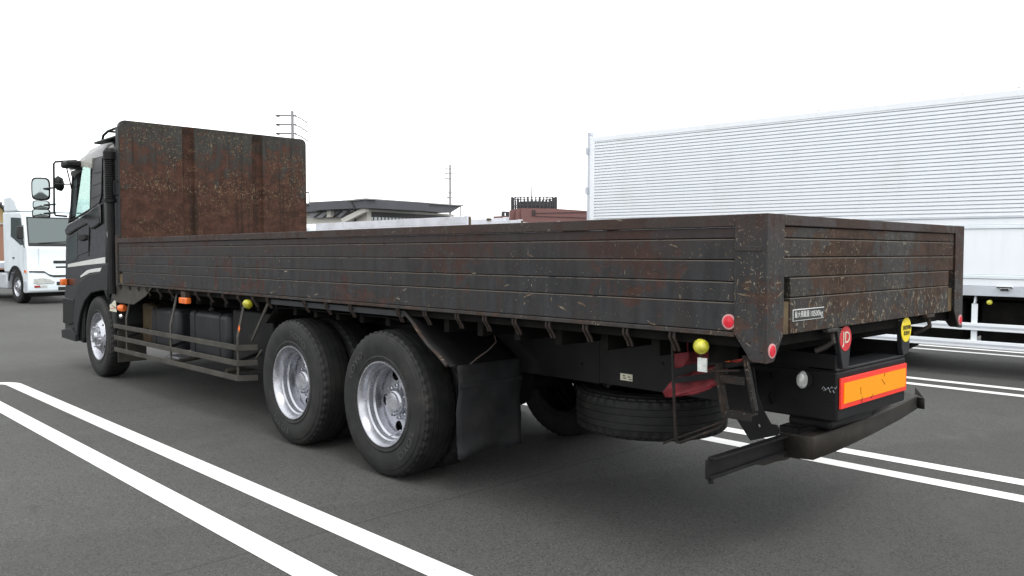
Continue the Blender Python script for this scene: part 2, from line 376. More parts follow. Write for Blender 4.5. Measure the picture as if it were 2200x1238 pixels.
def linepaint():
    m, t, p = base_mat('white road paint'); g = N(t); o = g.obj()
    c = g.mix(g.step(g.noise(o, 38, 6, .75), .60, .68), (.80, .80, .79), (.36, .36, .35))
    c = g.mix(g.math('MULTIPLY', g.step(g.noise(o, 1.5, 5), .5, .75), .25), c, (.6, .59, .57))
    t.links.new(c, p.inputs['Base Color']); p.inputs['Roughness'].default_value = .7; return m
M['line'] = linepaint()

# ------------------------------------------------------------------ ground and markings
def ground():
    b = MB(); xs = [-900, -200, -60, -20, 0, 20, 60, 200, 900]
    b.grid([[Vector((x, y, 0)) for y in xs] for x in xs])
    o = b.build('ground', M['asphalt'], kind='structure'); return o
ground()
def hairpin(xa, xb, w, y0, y1, z=.004, skew=0):
    """two painted lines joined by a round end"""
    cx, r = (xa+xb)/2, (xb-xa)/2; outer = []; inner = []
    def path(rr):
        p = [Vector((cx+rr, y0, z))]+[Vector((cx+rr*math.cos(a), y1+rr*math.sin(a), z)) for a in [PI*i/14 for i in range(15)]]+[Vector((cx-rr, y0, z))]
        return [Vector((q.x+skew*(q.y-1.5), q.y, z)) for q in p]
    A, B = path(r+w/2), path(r-w/2); b = MB()
    b.grid([A, B]); b.v = [Vector((v.x, v.y, v.z)) for v in b.v]
    return b.build('parking_line', M['line'], kind='structure')
hairpin(-1.218, -.742, .158, -8, 9.42, skew=-.019)
hairpin(2.735, 3.165, .165, -8, 9.4)
hairpin(7.05, 7.52, .16, -8, 9.4, skew=.01)
hairpin(10.95, 11.5, .16, -8, 9.4)
hairpin(-5.3, -4.85, .155, -14, 9.4)
hairpin(15.3, 15.8, .16, -8, 9.4)

# ------------------------------------------------------------------ main truck
OFF = Vector((1.245, 4.6, 0))
T = thing('flatbed_truck', 'long charcoal flatbed truck with rusty drop sides and tall rusted headboard, seen from behind', 'truck', OFF)
ZT, ZB, WD, L = 1.764, 1.234, 2.49, 8.42
# -- side walls
def side_wall(xo, s, near):
    """s=+1: outward face at x=xo looking to -x"""
    def X(a): return xo+s*a
    nm = 'side_board'
    rows = [(1.6595, 1.706), (1.5625, 1.6555), (1.4645, 1.5585), (1.3715, 1.4605)]
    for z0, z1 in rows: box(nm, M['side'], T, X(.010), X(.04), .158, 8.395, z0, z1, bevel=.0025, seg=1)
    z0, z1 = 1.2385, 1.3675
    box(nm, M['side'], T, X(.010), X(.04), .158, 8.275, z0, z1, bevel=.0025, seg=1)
    box('side_bracket', M['olive'], T, X(.018), X(.04), 8.28, 8.395, 1.2385, 1.345)
    box('side_core', M['black'], T, X(.034), X(.05), .1, 8.398, 1.236, 1.708)
    box('top_rail', M['rail'], T, X(-.002), X(.056), .157, 8.40, 1.709, ZT, bevel=.004)
    box('bottom_rail', M['rail'], T, X(.002), X(.05), .157, 8.40, 1.214, 1.2355, bevel=.003)
    box('front_post', M['rail'], T, X(-.004), X(.058), 8.403, 8.47, 1.20, 1.80, bevel=.004)
side_wall(0, 1, True); side_wall(WD, -1, False)
# -- corner posts with ears
def post(xo, s):
    def X(a): return xo+s*a
    b = MB()
    pr = [(.156, ZT), (.156, 1.228), (.148, 1.222), (.072, 1.116), (.062, 1.110), (-.001, 1.110), (-.001, ZT)]
    b.prism([(X(-.003), y, z) for y, z in pr], (s*.008, 0, 0))
    p = b.build('corner_post', M['post'], T, bevel=.0025)
    b = MB()
    pr = [(-.0035, ZT), (-.0035, 1.108), (.060, 1.112), (.070, 1.120), (.146, 1.228), (.146, ZT)]
    b.prism([(X(x), -.006, z) for x, z in pr], (0, .008, 0))
    b.build('post_rear_face', M['post'], p, bevel=.0025)
    MB().box(X(.008), X(.13), .004, .15, 1.24, ZT-.004).build('post_core', M['post'], p)
    # reflectors and bolts
    for nm, c, ax in (('reflector', (X(.042), -.008, 1.162), 'y'),):
        MB().lathe([(.0, -.006), (.024, -.005), (.027, 0)], c, 20, 1, ax).build(nm, M['red'], p)
        MB().lathe([(.026, -.003), (.033, -.002), (.033, .002)], c, 20, 1, ax).build('reflector_rim', M['redrim'], p)
    for y, z in ((.075, 1.20), (.075, 1.15), (.02, 1.16)):
        MB().lathe([(.0, -.005), (.005, -.005), (.007, 0)], (X(-.003), y, z), 6, s).build('bolt', M['hook'], p)
    return p
pn = post(0, 1); post(WD, -1)
c = (-.004, .185, 1.281)
MB().lathe([(0, -.008), (.026, -.006), (.029, 0)], (.006, .185, 1.281), 24).build('side_reflector', M['red'], T)
MB().lathe([(.028, -.004), (.035, -.003), (.035, .004)], (.006, .185, 1.281), 24).build('reflector_rim', M['redrim'], T)
# worn dent strap on the near post
box('post_patch', M['rail'], pn, -.0065, -.002, .02, .15, 1.60, 1.622, bevel=.002)
# -- tailgate
x0, x1 = .150, WD-.150
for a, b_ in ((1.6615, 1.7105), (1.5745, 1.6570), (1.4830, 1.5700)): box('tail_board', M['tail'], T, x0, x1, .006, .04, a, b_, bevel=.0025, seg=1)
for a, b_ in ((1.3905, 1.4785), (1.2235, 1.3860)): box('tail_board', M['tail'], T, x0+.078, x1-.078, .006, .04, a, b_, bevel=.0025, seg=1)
for xa, xb in ((x0, x0+.074), (x1-.074, x1)):
    box('latch_plate', M['olive'], T, xa, xb, .012, .04, 1.2235, 1.371, bevel=.002)
    box('latch_recess', M['brown'], T, xa-.004, xb+.004, .045, .055, 1.36, 1.485)
box('tail_core', M['black'], T, x0+.079, x1-.079, .036, .05, 1.2255, 1.713)
box('tail_top_rail', M['rail'], T, x0-.002, x1+.002, -.004, .056, 1.714, ZT-.001, bevel=.004)
for x in (.62, .68, 1.95, 2.0): pass
box('hinge', M['rail'], T, .60, .72, -.001, .03, 1.204, 1.222, bevel=.003); box('hinge', M['rail'], T, 1.90, 2.02, -.001, .03, 1.204, 1.222, bevel=.003)
# -- bed floor and cross members
box('bed_floor', M['under'], T, .052, WD-.052, .058, 8.40, 1.165, 1.213)
y = .3
for i in range(25):
    box('cross_member', M['under'], T, .10, WD-.10, y, y+.05, 1.075, 1.163); y += .334
for x in (.79, 1.64): box('subframe_rail', M['black'], T, x, x+.075, .05, 8.4, 1.0, 1.073)
# -- headboard
def headboard():
    xa, xb, z0, z1, y0, y1, r = .045, 2.50, 1.80, 3.168, L-.02, L+.05, .07
    def edge(x):      # rounded upper corners
        d = min(x-xa, xb-x)
        return z1 if d >= r else z1-r+math.sqrt(max(0, r*r-(r-d)**2))
    ch = [(.80, .93), (1.72, 1.85)]
    xs = sorted(set([xa, xa+.005, xa+.02, xa+.045, xa+r, xb-r, xb-.045, xb-.02, xb-.005, xb]+[c+d for a, b in ch for c in (a, b) for d in (-.012, .012)]))
    def dep(x, z):
        for a, b in ch:
            if a+.006 < x < b-.006: return .045 if z < z1-.10 else (.045*(z1-z)/.10)
        return 0
    zs = [1.20, 1.8, 2.3, z1-.11, z1-.09, z1-.03]
    P = []
    for x in xs:
        col = []
        for z in zs: zz = min(z, edge(x)); col.append(Vector((x, y0+dep(x, zz), zz)))
        col.append(Vector((x, y0, edge(x)))); col.append(Vector((x, y1, edge(x)))); col.append(Vector((x, y1, 1.20)))
        P.append(col)
    b = MB(); b.grid(P)
    for x in (xa, xb): b.add([(x, y0, 1.2), (x, y0, edge(x)), (x, y1, edge(x)), (x, y1, 1.2)], [(0, 1, 2, 3)])
    h = b.build('headboard', M['head'], T, ang=25)
    box('edge_strip', M['cabtrim'], h, xa-.012, xa-.001, y0-.004, y1+.03, 1.25, 3.09, bevel=.004)
    for x, s in ((xa, -1), (xb, 1)):
        MB().tube([(x, y0+.03, 2.44), (x+s*.05, y0+.03, 2.44), (x+s*.058, y0+.03, 2.43), (x+s*.058, y0+.03, 2.29), (x+s*.05, y0+.03, 2.28), (x, y0+.03, 2.28)], .008, 6).build('handle', M['black'], h)
    for x in (.5, 1.25, 2.0): box('rear_stiffener', M['black'], h, x, x+.06, y1+.002, y1+.05, 1.25, 3.0)
headboard()
# -- rope hooks
hk = MB()
for d in (-.012, .012):
    hk.tube([(0, d, .0), (-.004, d, -.03), (.006, d, -.045), (.03, d, -.075), (.042, d, -.10)], .0075, 6)
hook = None
for y in (8.396, 8.075, 7.784, 7.521, 7.186, 6.843, 6.50, 6.17, 5.855, 5.54, 5.225, 4.93, 4.66, 4.028, 3.697, 3.355, 2.757, 2.45, 2.12, 1.86, 1.60, 1.33, 1.055, .785, .50):
    if hook is None: hook = hk.build('rope_hook', M['hook'], T, local=True)
    h = hook if y == 8.396 else hook.copy()
    if h is not hook: C.objects.link(h)
    h.location = Vector((.018, y, 1.218))-OFF
b = MB()
for xx in (.69, 1.99):
    h = MB().tube([(xx, .02, 1.215), (xx+.01, .03, 1.19), (xx+.01, .02, 1.15), (xx+.0, .06, 1.12), (xx-.02, .10, 1.10)], .014, 8).build('rope_hook', M['hook'], T)
# -- front gusset and under-bed brackets
MB().prism([at(243, 611, 0, .03), at(330, 613, 0, .03), at(312, 637, 0, .03), at(287, 654.6, 0, .03), at(251, 650, 0, .03), at(241, 640, 0, .03)], (.012, 0, 0)).build('gusset_plate', M['guard'], T, bevel=.002)
# -- chassis
for x in (.80, 1.61): box('chassis_rail', M['black'], T, x, x+.08, .06, 10.2, .76, .998)
for y in (.75, 2.2, 3.6, 5.1, 7.2, 8.8, 10.1): box('chassis_crossmember', M['black'], T, .881, 1.609, y, y+.09, .79, .97)
# long black frame skirt behind the wheels, with a seam and a small label
box('frame_skirt', M['blackg'], T, .778, .790, 1.60, 2.62, .745, 1.12, bevel=.003)
sk = box('frame_skirt', M['blackg'], T, .772, .790, .62, 1.594, .752, 1.12, bevel=.003)
box('label_plate', M['cream'], sk, .768, .7715, 1.325, 1.42, .793, .836)
for (py_, pz_) in ((1.40, .822), (1.395, .808), (1.36, .818), (1.35, .803)):
    box('label_print', M['ink'], sk, .7668, .7678, py_-.02, py_, pz_-.003, pz_+.003)
for yy, zz in ((1.95, 1.0), (1.48, 1.0), (2.3, .93), (1.1, .93), (1.75, .86)):
    MB().lathe([(0, -.006), (.008, -.006), (.011, 0)], (.772, yy, zz), 6).build('rivet', M['black'], sk)
# axles, shaft and springs
for y in (2.98, 4.29):
    MB().tube([(.3, y, .52), (2.2, y, .52)], .075, 12).build('axle', M['under'], T)
    MB().lathe([(.02, -.2), (.16, -.17), (.22, 0), (.16, .17), (.02, .2)], (1.245, y, .54), 20, 1, 'y').build('differential', M['under'], T)
    for x in (.78, 1.72): MB().box(x-.05, x+.05, y-.5, y+.5, .64, .72).build('leaf_spring', M['under'], T)
MB().tube([(.3, 9.38, .48), (2.2, 9.38, .48)], .06, 10).build('axle', M['under'], T)
MB().tube([(1.245, 4.5, .60), (1.245, 8.6, .78)], .06, 10).build('drive_shaft', M['under'], T)
box('gearbox', M['under'], T, 1.0, 1.5, 8.3, 9.9, .5, 1.1, bevel=.05)
# air tanks and boxes on the far side that close the view under the bed
for y0_, y1_ in ((5.1, 6.1), (6.2, 7.5), (7.6, 8.6)): box('battery_box', M['under'], T, 1.75, 2.35, y0_, y1_, .40, 1.0, bevel=.03)
for z_ in (.70, .56, .42): box('guard_rail', M['guard'], T, 2.455, 2.467, 5.27, 8.66, z_, z_+.052)
# -- wheels
def holed(b, c, s, n, r1, r2, x1_, x2_, rh, K=16):
    """disc between radii r1..r2 with n round hand holes; x goes x1_ -> x2_"""
    c = Vector(c); da = 2*PI/n; rm = (r1+r2)/2
    def P(r, a): x = x1_+(x2_-x1_)*(r-r1)/(r2-r1); return c+Vector((s*x, r*math.cos(a), r*math.sin(a)))
    for i in range(n):
        a0 = i*da-.10; out = []; inn = []
        for k in range(K):
            t = 2*PI*k/K; cx_, sy_ = math.cos(t), math.sin(t); m_ = max(abs(cx_), abs(sy_))
            out.append(P(rm+(r2-r1)/2*cx_/m_, a0+da/2*sy_/m_)); inn.append(P(rm+rh*cx_, a0+rh*sy_/rm))
        dp = [v+Vector((s*.008, 0, 0)) for v in inn]
        b.add(out+inn+dp, [(k, (k+1) % K, K+(k+1) % K, K+k) for k in range(K)]+[(K+k, K+(k+1) % K, 2*K+(k+1) % K, 2*K+k) for k in range(K)])
def tyre_prof(w=.275, R=.522):
    g = [( .296, .018), (.31, .004), (.335, -.004), (.345, .001), (.40, -.011), (.45, -.010), (.468, -.006), (.472, -.001), (.492, .003), (.500, .008)]
    sh = [(lambda k: .506-(.009 if k % 3 == 0 else 0), .016), (lambda k: .517-(.012 if k % 3 == 0 else 0), .024), (lambda k: .5195-(.010 if k % 3 == 0 else 0), .045)]
    tr = [(.521, .064), (.515, .065), (.515, .070), (.522, .071), (.5225, .108), (.516, .109), (.516, .114), (.5225, .115), (.5225, w-.115), (.516, w-.114), (.516, w-.109), (.5225, w-.108), (.522, w-.071), (.515, w-.070), (.515, w-.065), (.521, w-.064)]
    sh2 = [(r, w-a) for r, a in sh[::-1]]; g2 = [(r, w-a) for r, a in g[::-1]]
    return g+sh+tr+sh2+g2
def wheel(xo, y, s, front=False, dual=False, letters=False, parent=T, z=.522, far_=False):
    """xo: plane of the outer sidewall; s=+1 for the near (-x facing) side"""
    c = (xo, y, z); b = MB(); n = 48
    if not front:
        b.lathe([(.298, .020), (.306, .008), (.303, -.003), (.296, -.001), (.289, .010), (.280, .026), (.272, .060), (.266, .066), (.262, .070), (.259, .105), (.250, .112), (.246, .116), (.2455, .168), (.252, .172), (.252, .180)], c, n, s)
        holed(b, c, s, 5, .140, .252, .182, .180, .042)
        b.lathe([(.140, .182), (.136, .176)], c, n, s)
    else:
        b.lathe([(.298, .022), (.306, .010), (.303, .0), (.296, .002), (.286, .02), (.272, .05), (.262, .075), (.25, .078), (.24, .062)], c, n, s)
        holed(b, c, s, 8, .172, .24, .010, .062, .022)
        b.lathe([(.172, .010), (.165, .0), (.155, -.006), (.10, -.006)], c, n, s)
    w = b.build('wheel', M['silver'], parent, ang=28)
    MB().lathe([(.297, .19), (.297, .27)], c, n, s).lathe([(.20, .20), (.10, .20)] if not front else [(.22, .09), (.10, .05)], c, 24, s).lathe([(.235, .20), (.235, .29)], c, 24, s).add([], []).build('brake_drum', M['under'], w)
    h = MB()
    if not front:
        h.lathe([(.136, .172), (.134, .160), (.098, .158), (.092, .120), (.084, .105), (.075, .100)], c, 32, s)
        h.lathe([(.075, .10), (.070, .088), (.05, .084), (.0, .083)], c, 32, s)
    else:
        h.lathe([(.103, -.006), (.100, -.025), (.07, -.03), (.064, -.055), (.04, -.062), (0, -.063)], c, 32, s)
    h.build('hub', M['silver'], w)
    nt_ = MB()
    for k in range(10 if not front else 8):
        a = 2*PI*k/(10 if not front else 8)+.2; r = .116 if not front else .132; x_ = .160 if not front else -.004
        q = Vector(c)+Vector((0, r*math.cos(a), r*math.sin(a)))
        nt_.lathe([(.017, x_), (.015, x_-.02), (.010, x_-.024), (.0095, x_-.04), (0, x_-.041)], q, 6, s)
    nt_.build('wheel_nuts', M['silver'], w, ang=25, kind='stuff')
    t = MB().lathe(tyre_prof(), c, 144, s).build('tyre', M['tyre'], w, ang=24)
    if dual: MB().lathe(tyre_prof(), (xo+s*.315, y, z), 144, s).build('inner_tyre', M['tyre'], w, ang=24)
    if letters:
        for word, a0 in letters:
            R_ = .405
            def bend(co, a0=a0, R_=R_):
                a = a0+co.x/R_; r = R_+co.y      # clockwise as seen from -x
                return Vector((xo-s*(.012+co.z), y-r*math.sin(a)*s, z+r*math.cos(a)))
            text_mesh(word, .066, None, M['tyrelet'], w, 'tyre_lettering', .0008, bend, sx=1.5)
    return w
def fit_dir(word): return word
wheel(.03, 2.98, 1, dual=True, letters=(('TOYO', math.radians(128)), ('TOYO', math.radians(-52))))
w2 = wheel(.03, 4.29, 1, dual=True, letters=(('TOYO', math.radians(22)), ('TOYO', math.radians(202))))
wheel(.05, 9.38, 1, front=True)
wheel(WD-.03, 2.98, -1, dual=True); wheel(WD-.03, 4.29, -1, dual=True); wheel(WD-.05, 9.38, -1, front=True)
MB().tube([at(838, 938, 0, .12), at(860, 925, 0, .02)], .005, 6).build('valve_stem', M['silver'], T)
# -- spare wheel under the tail
sp_c = (1.36, 1.62, .385)
MB().lathe([(r, a) for r, a in tyre_prof()], sp_c, 144, 1, 'z').build('spare_tyre', M['tyre'], T, ang=24)
MB().lathe([(.296, .02), (.27, .06), (.25, .14), (.13, .14)], sp_c, 32, 1, 'z').build('spare_rim', M['under'], T)
MB().tube([(1.36, 1.62, .5), (1.36, 1.62, .85)], .02, 8).build('spare_carrier', M['under'], T)
# -- rear fender and flap
def curve_sheet(name, pts_yz, xa, xb, m, rip=.004, nx=8, th=.006):
    P = []
    for i, (y_, z_) in enumerate(pts_yz):
        P.append([Vector((xa+(xb-xa)*j/nx, y_+rip*math.sin(j*1.3+i*.9), z_+rip*math.cos(j*1.9+i*.7))) for j in range(nx+1)])
    return MB().grid(P).build(name, m, T, solid=th, ang=60)
box('fender_rail', M['tank'], T, .03, .05, 2.70, 4.62, 1.155, 1.197, bevel=.004)
f0 = [(2.70, 1.185), (2.62, 1.13), (2.53, 1.05), (2.44, .985), (2.34, .93), (2.25, .868), (2.235, .862)]
curve_sheet('rear_fender', f0, .05, .66, M['black'], .003)
P = [at(a, b_, 0, .035) for a, b_ in ((868, 672), (895, 700), (925, 745), (945, 775), (960, 787))]
MB().tube([(.04, y_, z_) for y_, z_ in f0[:-1]], .013, 8).build('fender_edge', M['rail'], T)
curve_sheet('wheel_arch', [(2.70, 1.12), (3.0, 1.135), (3.63, 1.13), (4.3, 1.135), (4.62, 1.12), (4.80, .98)], .07, .68, M['under'], .0)
# flap with torn lower edge
def flap():
    P = []; nx, nz = 14, 12
    for i in range(nz+1):
        row = []
        for j in range(nx+1):
            u = j/nx; v = i/nz; x_ = .088+.565*u+(.02*math.sin(v*6)*(.3 if u in (0, 1) else 0))
            bot = .295-.03*u-.012*math.sin(u*11)-(.02 if j == 1 else 0)-(.035*max(0, .15-u)/.15)+(.03 if .55 < u < .75 else 0)*.4
            z_ = .868-(.868-bot)*v
            row.append(Vector((x_+.006*math.sin(v*9+u), 2.20+.012*math.sin(u*7+v*3)*v+.004*math.sin(v*17), z_)))
        P.append(row)
    f = MB().grid(P).build('mud_flap', M['rubber'], T, solid=.008, ang=60)
    box('flap_strap', M['rubber'], f, .088, .652, 2.186, 2.194, .72, .745)
flap()
MB().tube([at(1060, 712, 1, 2.05), at(1066, 735, 1, 2.05), at(1050, 752, 1, 2.08), at(1025, 770, 1, 2.14), at(1010, 783, 1, 2.17)], .005, 6).build('fender_wire', M['rail'], T)
# -- underrun side guard
def guard():
    x = .02; yF, yR = 8.66, 5.27
    for zt in ((.735, .752), (.594, .610), (.450, .472)):
        za, zb = zt; b = MB(); h = .052
        b.prism([(x, yR, zb), (x, yF, za), (x, yF, za-h), (x, yR, zb-h)], (.012, 0, 0))
        r = b.build('guard_rail', M['guard'], T, bevel=.003)
        MB().prism([(x, yR-.002, zb), (x+.16, yR-.09, zb+.002), (x+.16, yR-.09, zb-h), (x, yR-.002, zb-h)], (0.002, .012, 0)).build('rail_return', M['guard'], r, bevel=.002)
        MB().prism([(x+.002, yF+.001, za), (x+.13, yF+.04, za), (x+.13, yF+.04, za-h), (x+.002, yF+.001, za-h)], (0, .012, 0)).build('rail_return', M['guard'], r)
    for y_ in (8.28, 6.91, 5.30):
        b = MB(); b.bar((.12, y_, 1.16), (.045, y_, .82), .045, .012, (1, 0, 0)); b.bar((.045, y_, .83), (.045, y_, .43), .04, .012, (1, 0, 0))
        b.build('guard_stay', M['guard'], T, bevel=.002)
        MB().bar((.05, y_, .60), (.80, y_+.05, .80), .03, .03).build('guard_brace', M['black'], T)
    MB().bar(at(578, 648, 0, .06), at(541, 732, 0, .16), .012, .035).build('guard_stay', M['guard'], T)
    MB().bar(at(563, 752, 0, .2), at(543, 782, 0, .18), .012, .02).build('guard_brace', M['guard'], T)
guard()
# -- tanks behind the guard
def tank(y0_, y1_, z0_, z1_, x_):
    t = box('fuel_tank', M['tank'], T, x_, x_+.5, y0_, y1_, z0_, z1_, bevel=.06, seg=4)
    for yy in (y0_+.16, y1_-.2):
        box('tank_strap', M['black'], t, x_-.006, x_+.506, yy, yy+.045, z0_-.006, z1_+.006, bevel=.055, seg=4)
    return t
tank(7.22, 8.05, .50, .97, .24)
t2 = tank(5.95, 6.93, .50, .985, .24)
MB().tube([(.32, 6.5, .98), (.34, 6.48, 1.02)], .04, 12).build('tank_cap', M['black'], t2)
box('tool_box', M['black'], T, .26, .78, 5.05, 5.88, .48, 1.04, bevel=.02)
box('air_dryer', M['brown'], T, .30, .6, 8.16, 8.5, .50, .98, bevel=.03)
box('air_cleaner', M['black'], T, .62, .78, 8.0, 8.7, .6, 1.05, bevel=.02)
MB().tube([(.2, 5.9, .43), (.8, 5.9, .43)], .025, 8).tube([(.1, 7.0, .42), (.75, 7.05, .46)], .02, 8).build('tank_bracket', M['guard'], T)
box('step_plate', M['silver'], T, .16, .32, 7.02, 7.36, .44, .458, bevel=.003)
# -- marker lamps on the side
b = box('marker_lamp', M['orange'], T, -.006, .05, 6.36, 6.55, 1.078, 1.140, bevel=.008)
box('lamp_bracket', M['rail'], b, .0, .06, 6.40, 6.50, 1.142, 1.20)
def bullet(c, dirv, r, L_, m, name='marker_lamp'):
    c = Vector(c); d = Vector(dirv).normalized(); n = 16
    pts = [c-d*L_*.5, c-d*L_*.3, c, c+d*L_*.25, c+d*L_*.42, c+d*L_*.5]
    return MB().tube(pts, [r*.75, r*.98, r, r*.85, r*.5, r*.05], n).build(name, m, T, ang=50)
bullet((.0, 5.0, 1.142), (-.55, -.45, .2), .04, .10, M['yellow'])
b = bullet((.015, .335, 1.155), (-.75, -.65, 0), .037, .085, M['yellow'])
MB().tube([(.05, .36, 1.155), (.09, .39, 1.155)], .03, 12).build('lamp_socket', M['black'], b)
MB().tube([(.07, .38, 1.21), (.065, .37, 1.07), (.075, .37, 1.03)], .006, 6).tube([(.075, .37, 1.03), (.16, .22, 1.04)], .006, 6).build('lamp_hanger', M['rail'], b)
box('white_reflector', M['lampglass'], T, .03, .036, .315, .365, 1.035, 1.10)
# orange diamond sticker on the stay
q = at(516, 706, 0, .035); b = MB().prism([q+Vector((-.01, .0, .035)), q+Vector((-.01, .022, 0)), q+Vector((-.01, 0, -.035)), q+Vector((-.01, -.022, 0))], (-.002, 0, 0)).build('diamond_reflector', M['orange'], T)
# things just behind the cab: amber bulb, oval mirror, torn sticker
bullet(at(261, 662, 0, .05), (-.3, .9, 0), .045, .13, M['orange'], 'indicator_lamp')
bullet(at(261, 679, 0, .03), (-.4, -.5, .5), .03, .05, M['chrome'], 'small_mirror')
b = MB(); pp = [(236, 655), (241, 652), (244, 647), (247, 645), (249, 644), (251, 671), (236, 668), (237, 662)]
b.prism([at(a, c_, 0, .06) for a, c_ in pp], (-.003, 0, 0)); sk2 = b.build('torn_sticker', M['cream'], T)
MB().bar(at(237, 664, 0, .055), at(250, 660, 0, .055), .003, .006).build('sticker_print', M['redst'], sk2)
MB().bar(at(240, 655, 0, .055), at(250, 664, 0, .055), .003, .004).build('sticker_print', M['ink'], sk2)
# -- rear end: ladder, wire guard, lamps, red sheets
def ladder():
    b = MB(); x = .13
    b.bar((x, .345, 1.21), (x, .275, .835), .02, .045, (1, 0, 0)); l = b.build('ladder', M['ladder'], T, bevel=.003)
    MB().bar((x, .175, 1.12), (x, .118, .865), .018, .032, (1, 0, 0)).build('ladder_stile', M['ladder'], l, bevel=.003)
    for z_, a, c_ in ((1.015, .165, .325), (.852, .13, .285)):
        MB().box(x-.012, x+.045, a, c_, z_-.012, z_).box(x-.018, x-.008, a, c_, z_-.035, z_+.004).build('ladder_rung', M['ladder'], l, bevel=.002)
ladder()
x = .1
wp = [at(1443, 705, 0, x), at(1451, 940, 0, x), at(1454, 950, 0, x+.01), at(1462, 951, 0, x+.02), at(1550, 918, 0, x+.02), at(1557, 908, 0, x+.02), at(1556, 868, 0, x+.02)]
MB().tube(wp, .0075, 8).build('wire_loop', M['ladder'], T)
MB().tube([at(1425, 953, 0, x+.05), at(1440, 947, 0, x+.05), at(1555, 906, 0, x+.04)], .0055, 8).build('wire_loop', M['ladder'], T)
def torn(px, name, xpl, m):
    b = MB(); pts = [at(a, c_, 0, xpl) for a, c_ in px]
    bm = bmesh.new(); vs = [bm.verts.new(p) for p in pts]; bm.faces.new(vs)
    bmesh.ops.triangulate(bm, faces=bm.faces); bmesh.ops.subdivide_edges(bm, edges=bm.edges, cuts=4, use_grid_fill=True)
    bm.verts.ensure_lookup_table(); bm.verts.index_update()
    for v in bm.verts: v.co.x += .035*(noise.noise(v.co*9)+.5*noise.noise(v.co*25))
    b.add([v.co.copy() for v in bm.verts], [tuple(v.index for v in f.verts) for f in bm.faces]); bm.free()
    return b.build(name, m, T, solid=.003, ang=50)
torn([(1432, 706), (1480, 706), (1480, 775), (1466, 790), (1449, 792), (1448, 745), (1436, 748)], 'red_sheet', .34, M['redtarp'])
torn([(1475, 706), (1602, 706), (1602, 768), (1560, 780), (1478, 792)], 'red_sheet', .42, M['redtarp'])
torn([(1426, 842), (1441, 822), (1448, 812), (1500, 796), (1545, 780), (1562, 790), (1562, 820), (1540, 828), (1518, 835), (1500, 846), (1470, 851), (1430, 854)], 'red_sheet', .30, M['redtarp'])
MB().bar(at(1448, 800, 0, .27), at(1560, 770, 0, .27), .02, .03).bar(at(1448, 818, 0, .27), at(1562, 803, 0, .27), .02, .03).build('dark_strap', M['black'], T)
tl = box('tail_lamp_bar', M['black'], T, .26, .70, .36, .42, 1.02, 1.17, bevel=.01)
for xa in (.27, .42, .56): box('tail_lamp', M['redlamp'] if xa != .42 else M['orange'], tl, xa, xa+.11, .30, .359, 1.055, 1.145, bevel=.015)
box('lamp_side_lens', M['orange'], tl, .245, .259, .33, .38, 1.06, 1.12, bevel=.004)
# end box carrying the reflector board
eb = MB(); eb.box(.795, 1.685, .04, .62, .728, .985); eb = eb.build('rear_cross_box', M['black'], T, bevel=.012, seg=3)
box('box_top_lip', M['tank'], eb, .80, 1.68, .045, .20, .987, 1.002, bevel=.004)
box('lower_plate', M['black'], T, .86, 1.40, .10, .34, .665, .722, bevel=.02)
rf = box('reflector_board', M['redborder'], T, .812, 1.668, .026, .038, .795, .953, bevel=.002)
box('reflector_field', M['amber'], rf, .838, 1.642, .021, .0255, .821, .927)
for (a, c_, d, e) in ((1.30, .90, 1.345, .865), (1.03, .885, 1.035, .845), (1.16, .81, 1.19, .83), (1.05, .80, 1.05, .835), (1.335, .93, 1.34, .91)):
    MB().bar((a, .0205, c_), (d, .0205, e), .0012, .003, (0, 1, 0)).build('scratch', M['ink'], rf)
# side scuffs on the end box
for k in range(12):
    q = at(1766+k*2.6, 836+3*math.sin(k*2.3), 0, .7935); q2 = q+Vector((0, -.008, .014*math.cos(k*1.7)))
    MB().bar(q, q2, .0012, .003, (1, 0, 0)).build('scuff', M['alu'], eb)
for k in range(8):
    q = at(1772+k*2.8, 862+4*math.sin(k*1.9), 0, .7935); MB().bar(q, q+Vector((0, -.008, .006*math.cos(k*2.7))), .0012, .003, (1, 0, 0)).build('scuff', M['tank'], eb)
# hangers above the box with round stickers
hg = MB().prism([(.765, .03, 1.205), (.915, .03, 1.205), (.918, .03, 1.10), (.905, .03, 1.0), (.835, .03, 1.0), (.80, .03, 1.10)], (0, .03, 0)).build('hanger_plate', M['tank'], T, bevel=.004)
MB().lathe([(0, -.004), (.064, -.003), (.066, 0)], (.858, .03, 1.155), 28, 1, 'y').build('round_sticker', M['redst'], hg, label='red round sticker with pale block lettering')
RX = Matrix.Rotation(PI/2, 4, 'X')
text_mesh('JD', .085, Matrix.Translation((.858, .0245, 1.158)) @ RX, M['cream'], hg, 'sticker_lettering', .0006)
hg = MB().prism([(1.595, .03, 1.205), (1.715, .03, 1.205), (1.715, .03, 1.04), (1.70, .03, 1.01), (1.625, .03, 1.0), (1.60, .03, 1.05)], (0, .03, 0)).build('hanger_plate', M['tank'], T, bevel=.004)
MB().lathe([(0, -.004), (.07, -.003), (.072, 0)], (1.655, .03, 1.148), 28, 1, 'y').build('round_sticker', M['yellowst'], hg, label='yellow round sticker with black characters')
text_mesh('速度抑制', .028, Matrix.Translation((1.655, .0245, 1.160)) @ RX, M['ink'], hg, 'sticker_lettering', .0006, width=.112)
text_mesh('装置付', .028, Matrix.Translation((1.655, .0245, 1.128)) @ RX, M['ink'], hg, 'sticker_lettering', .0006, width=.085)
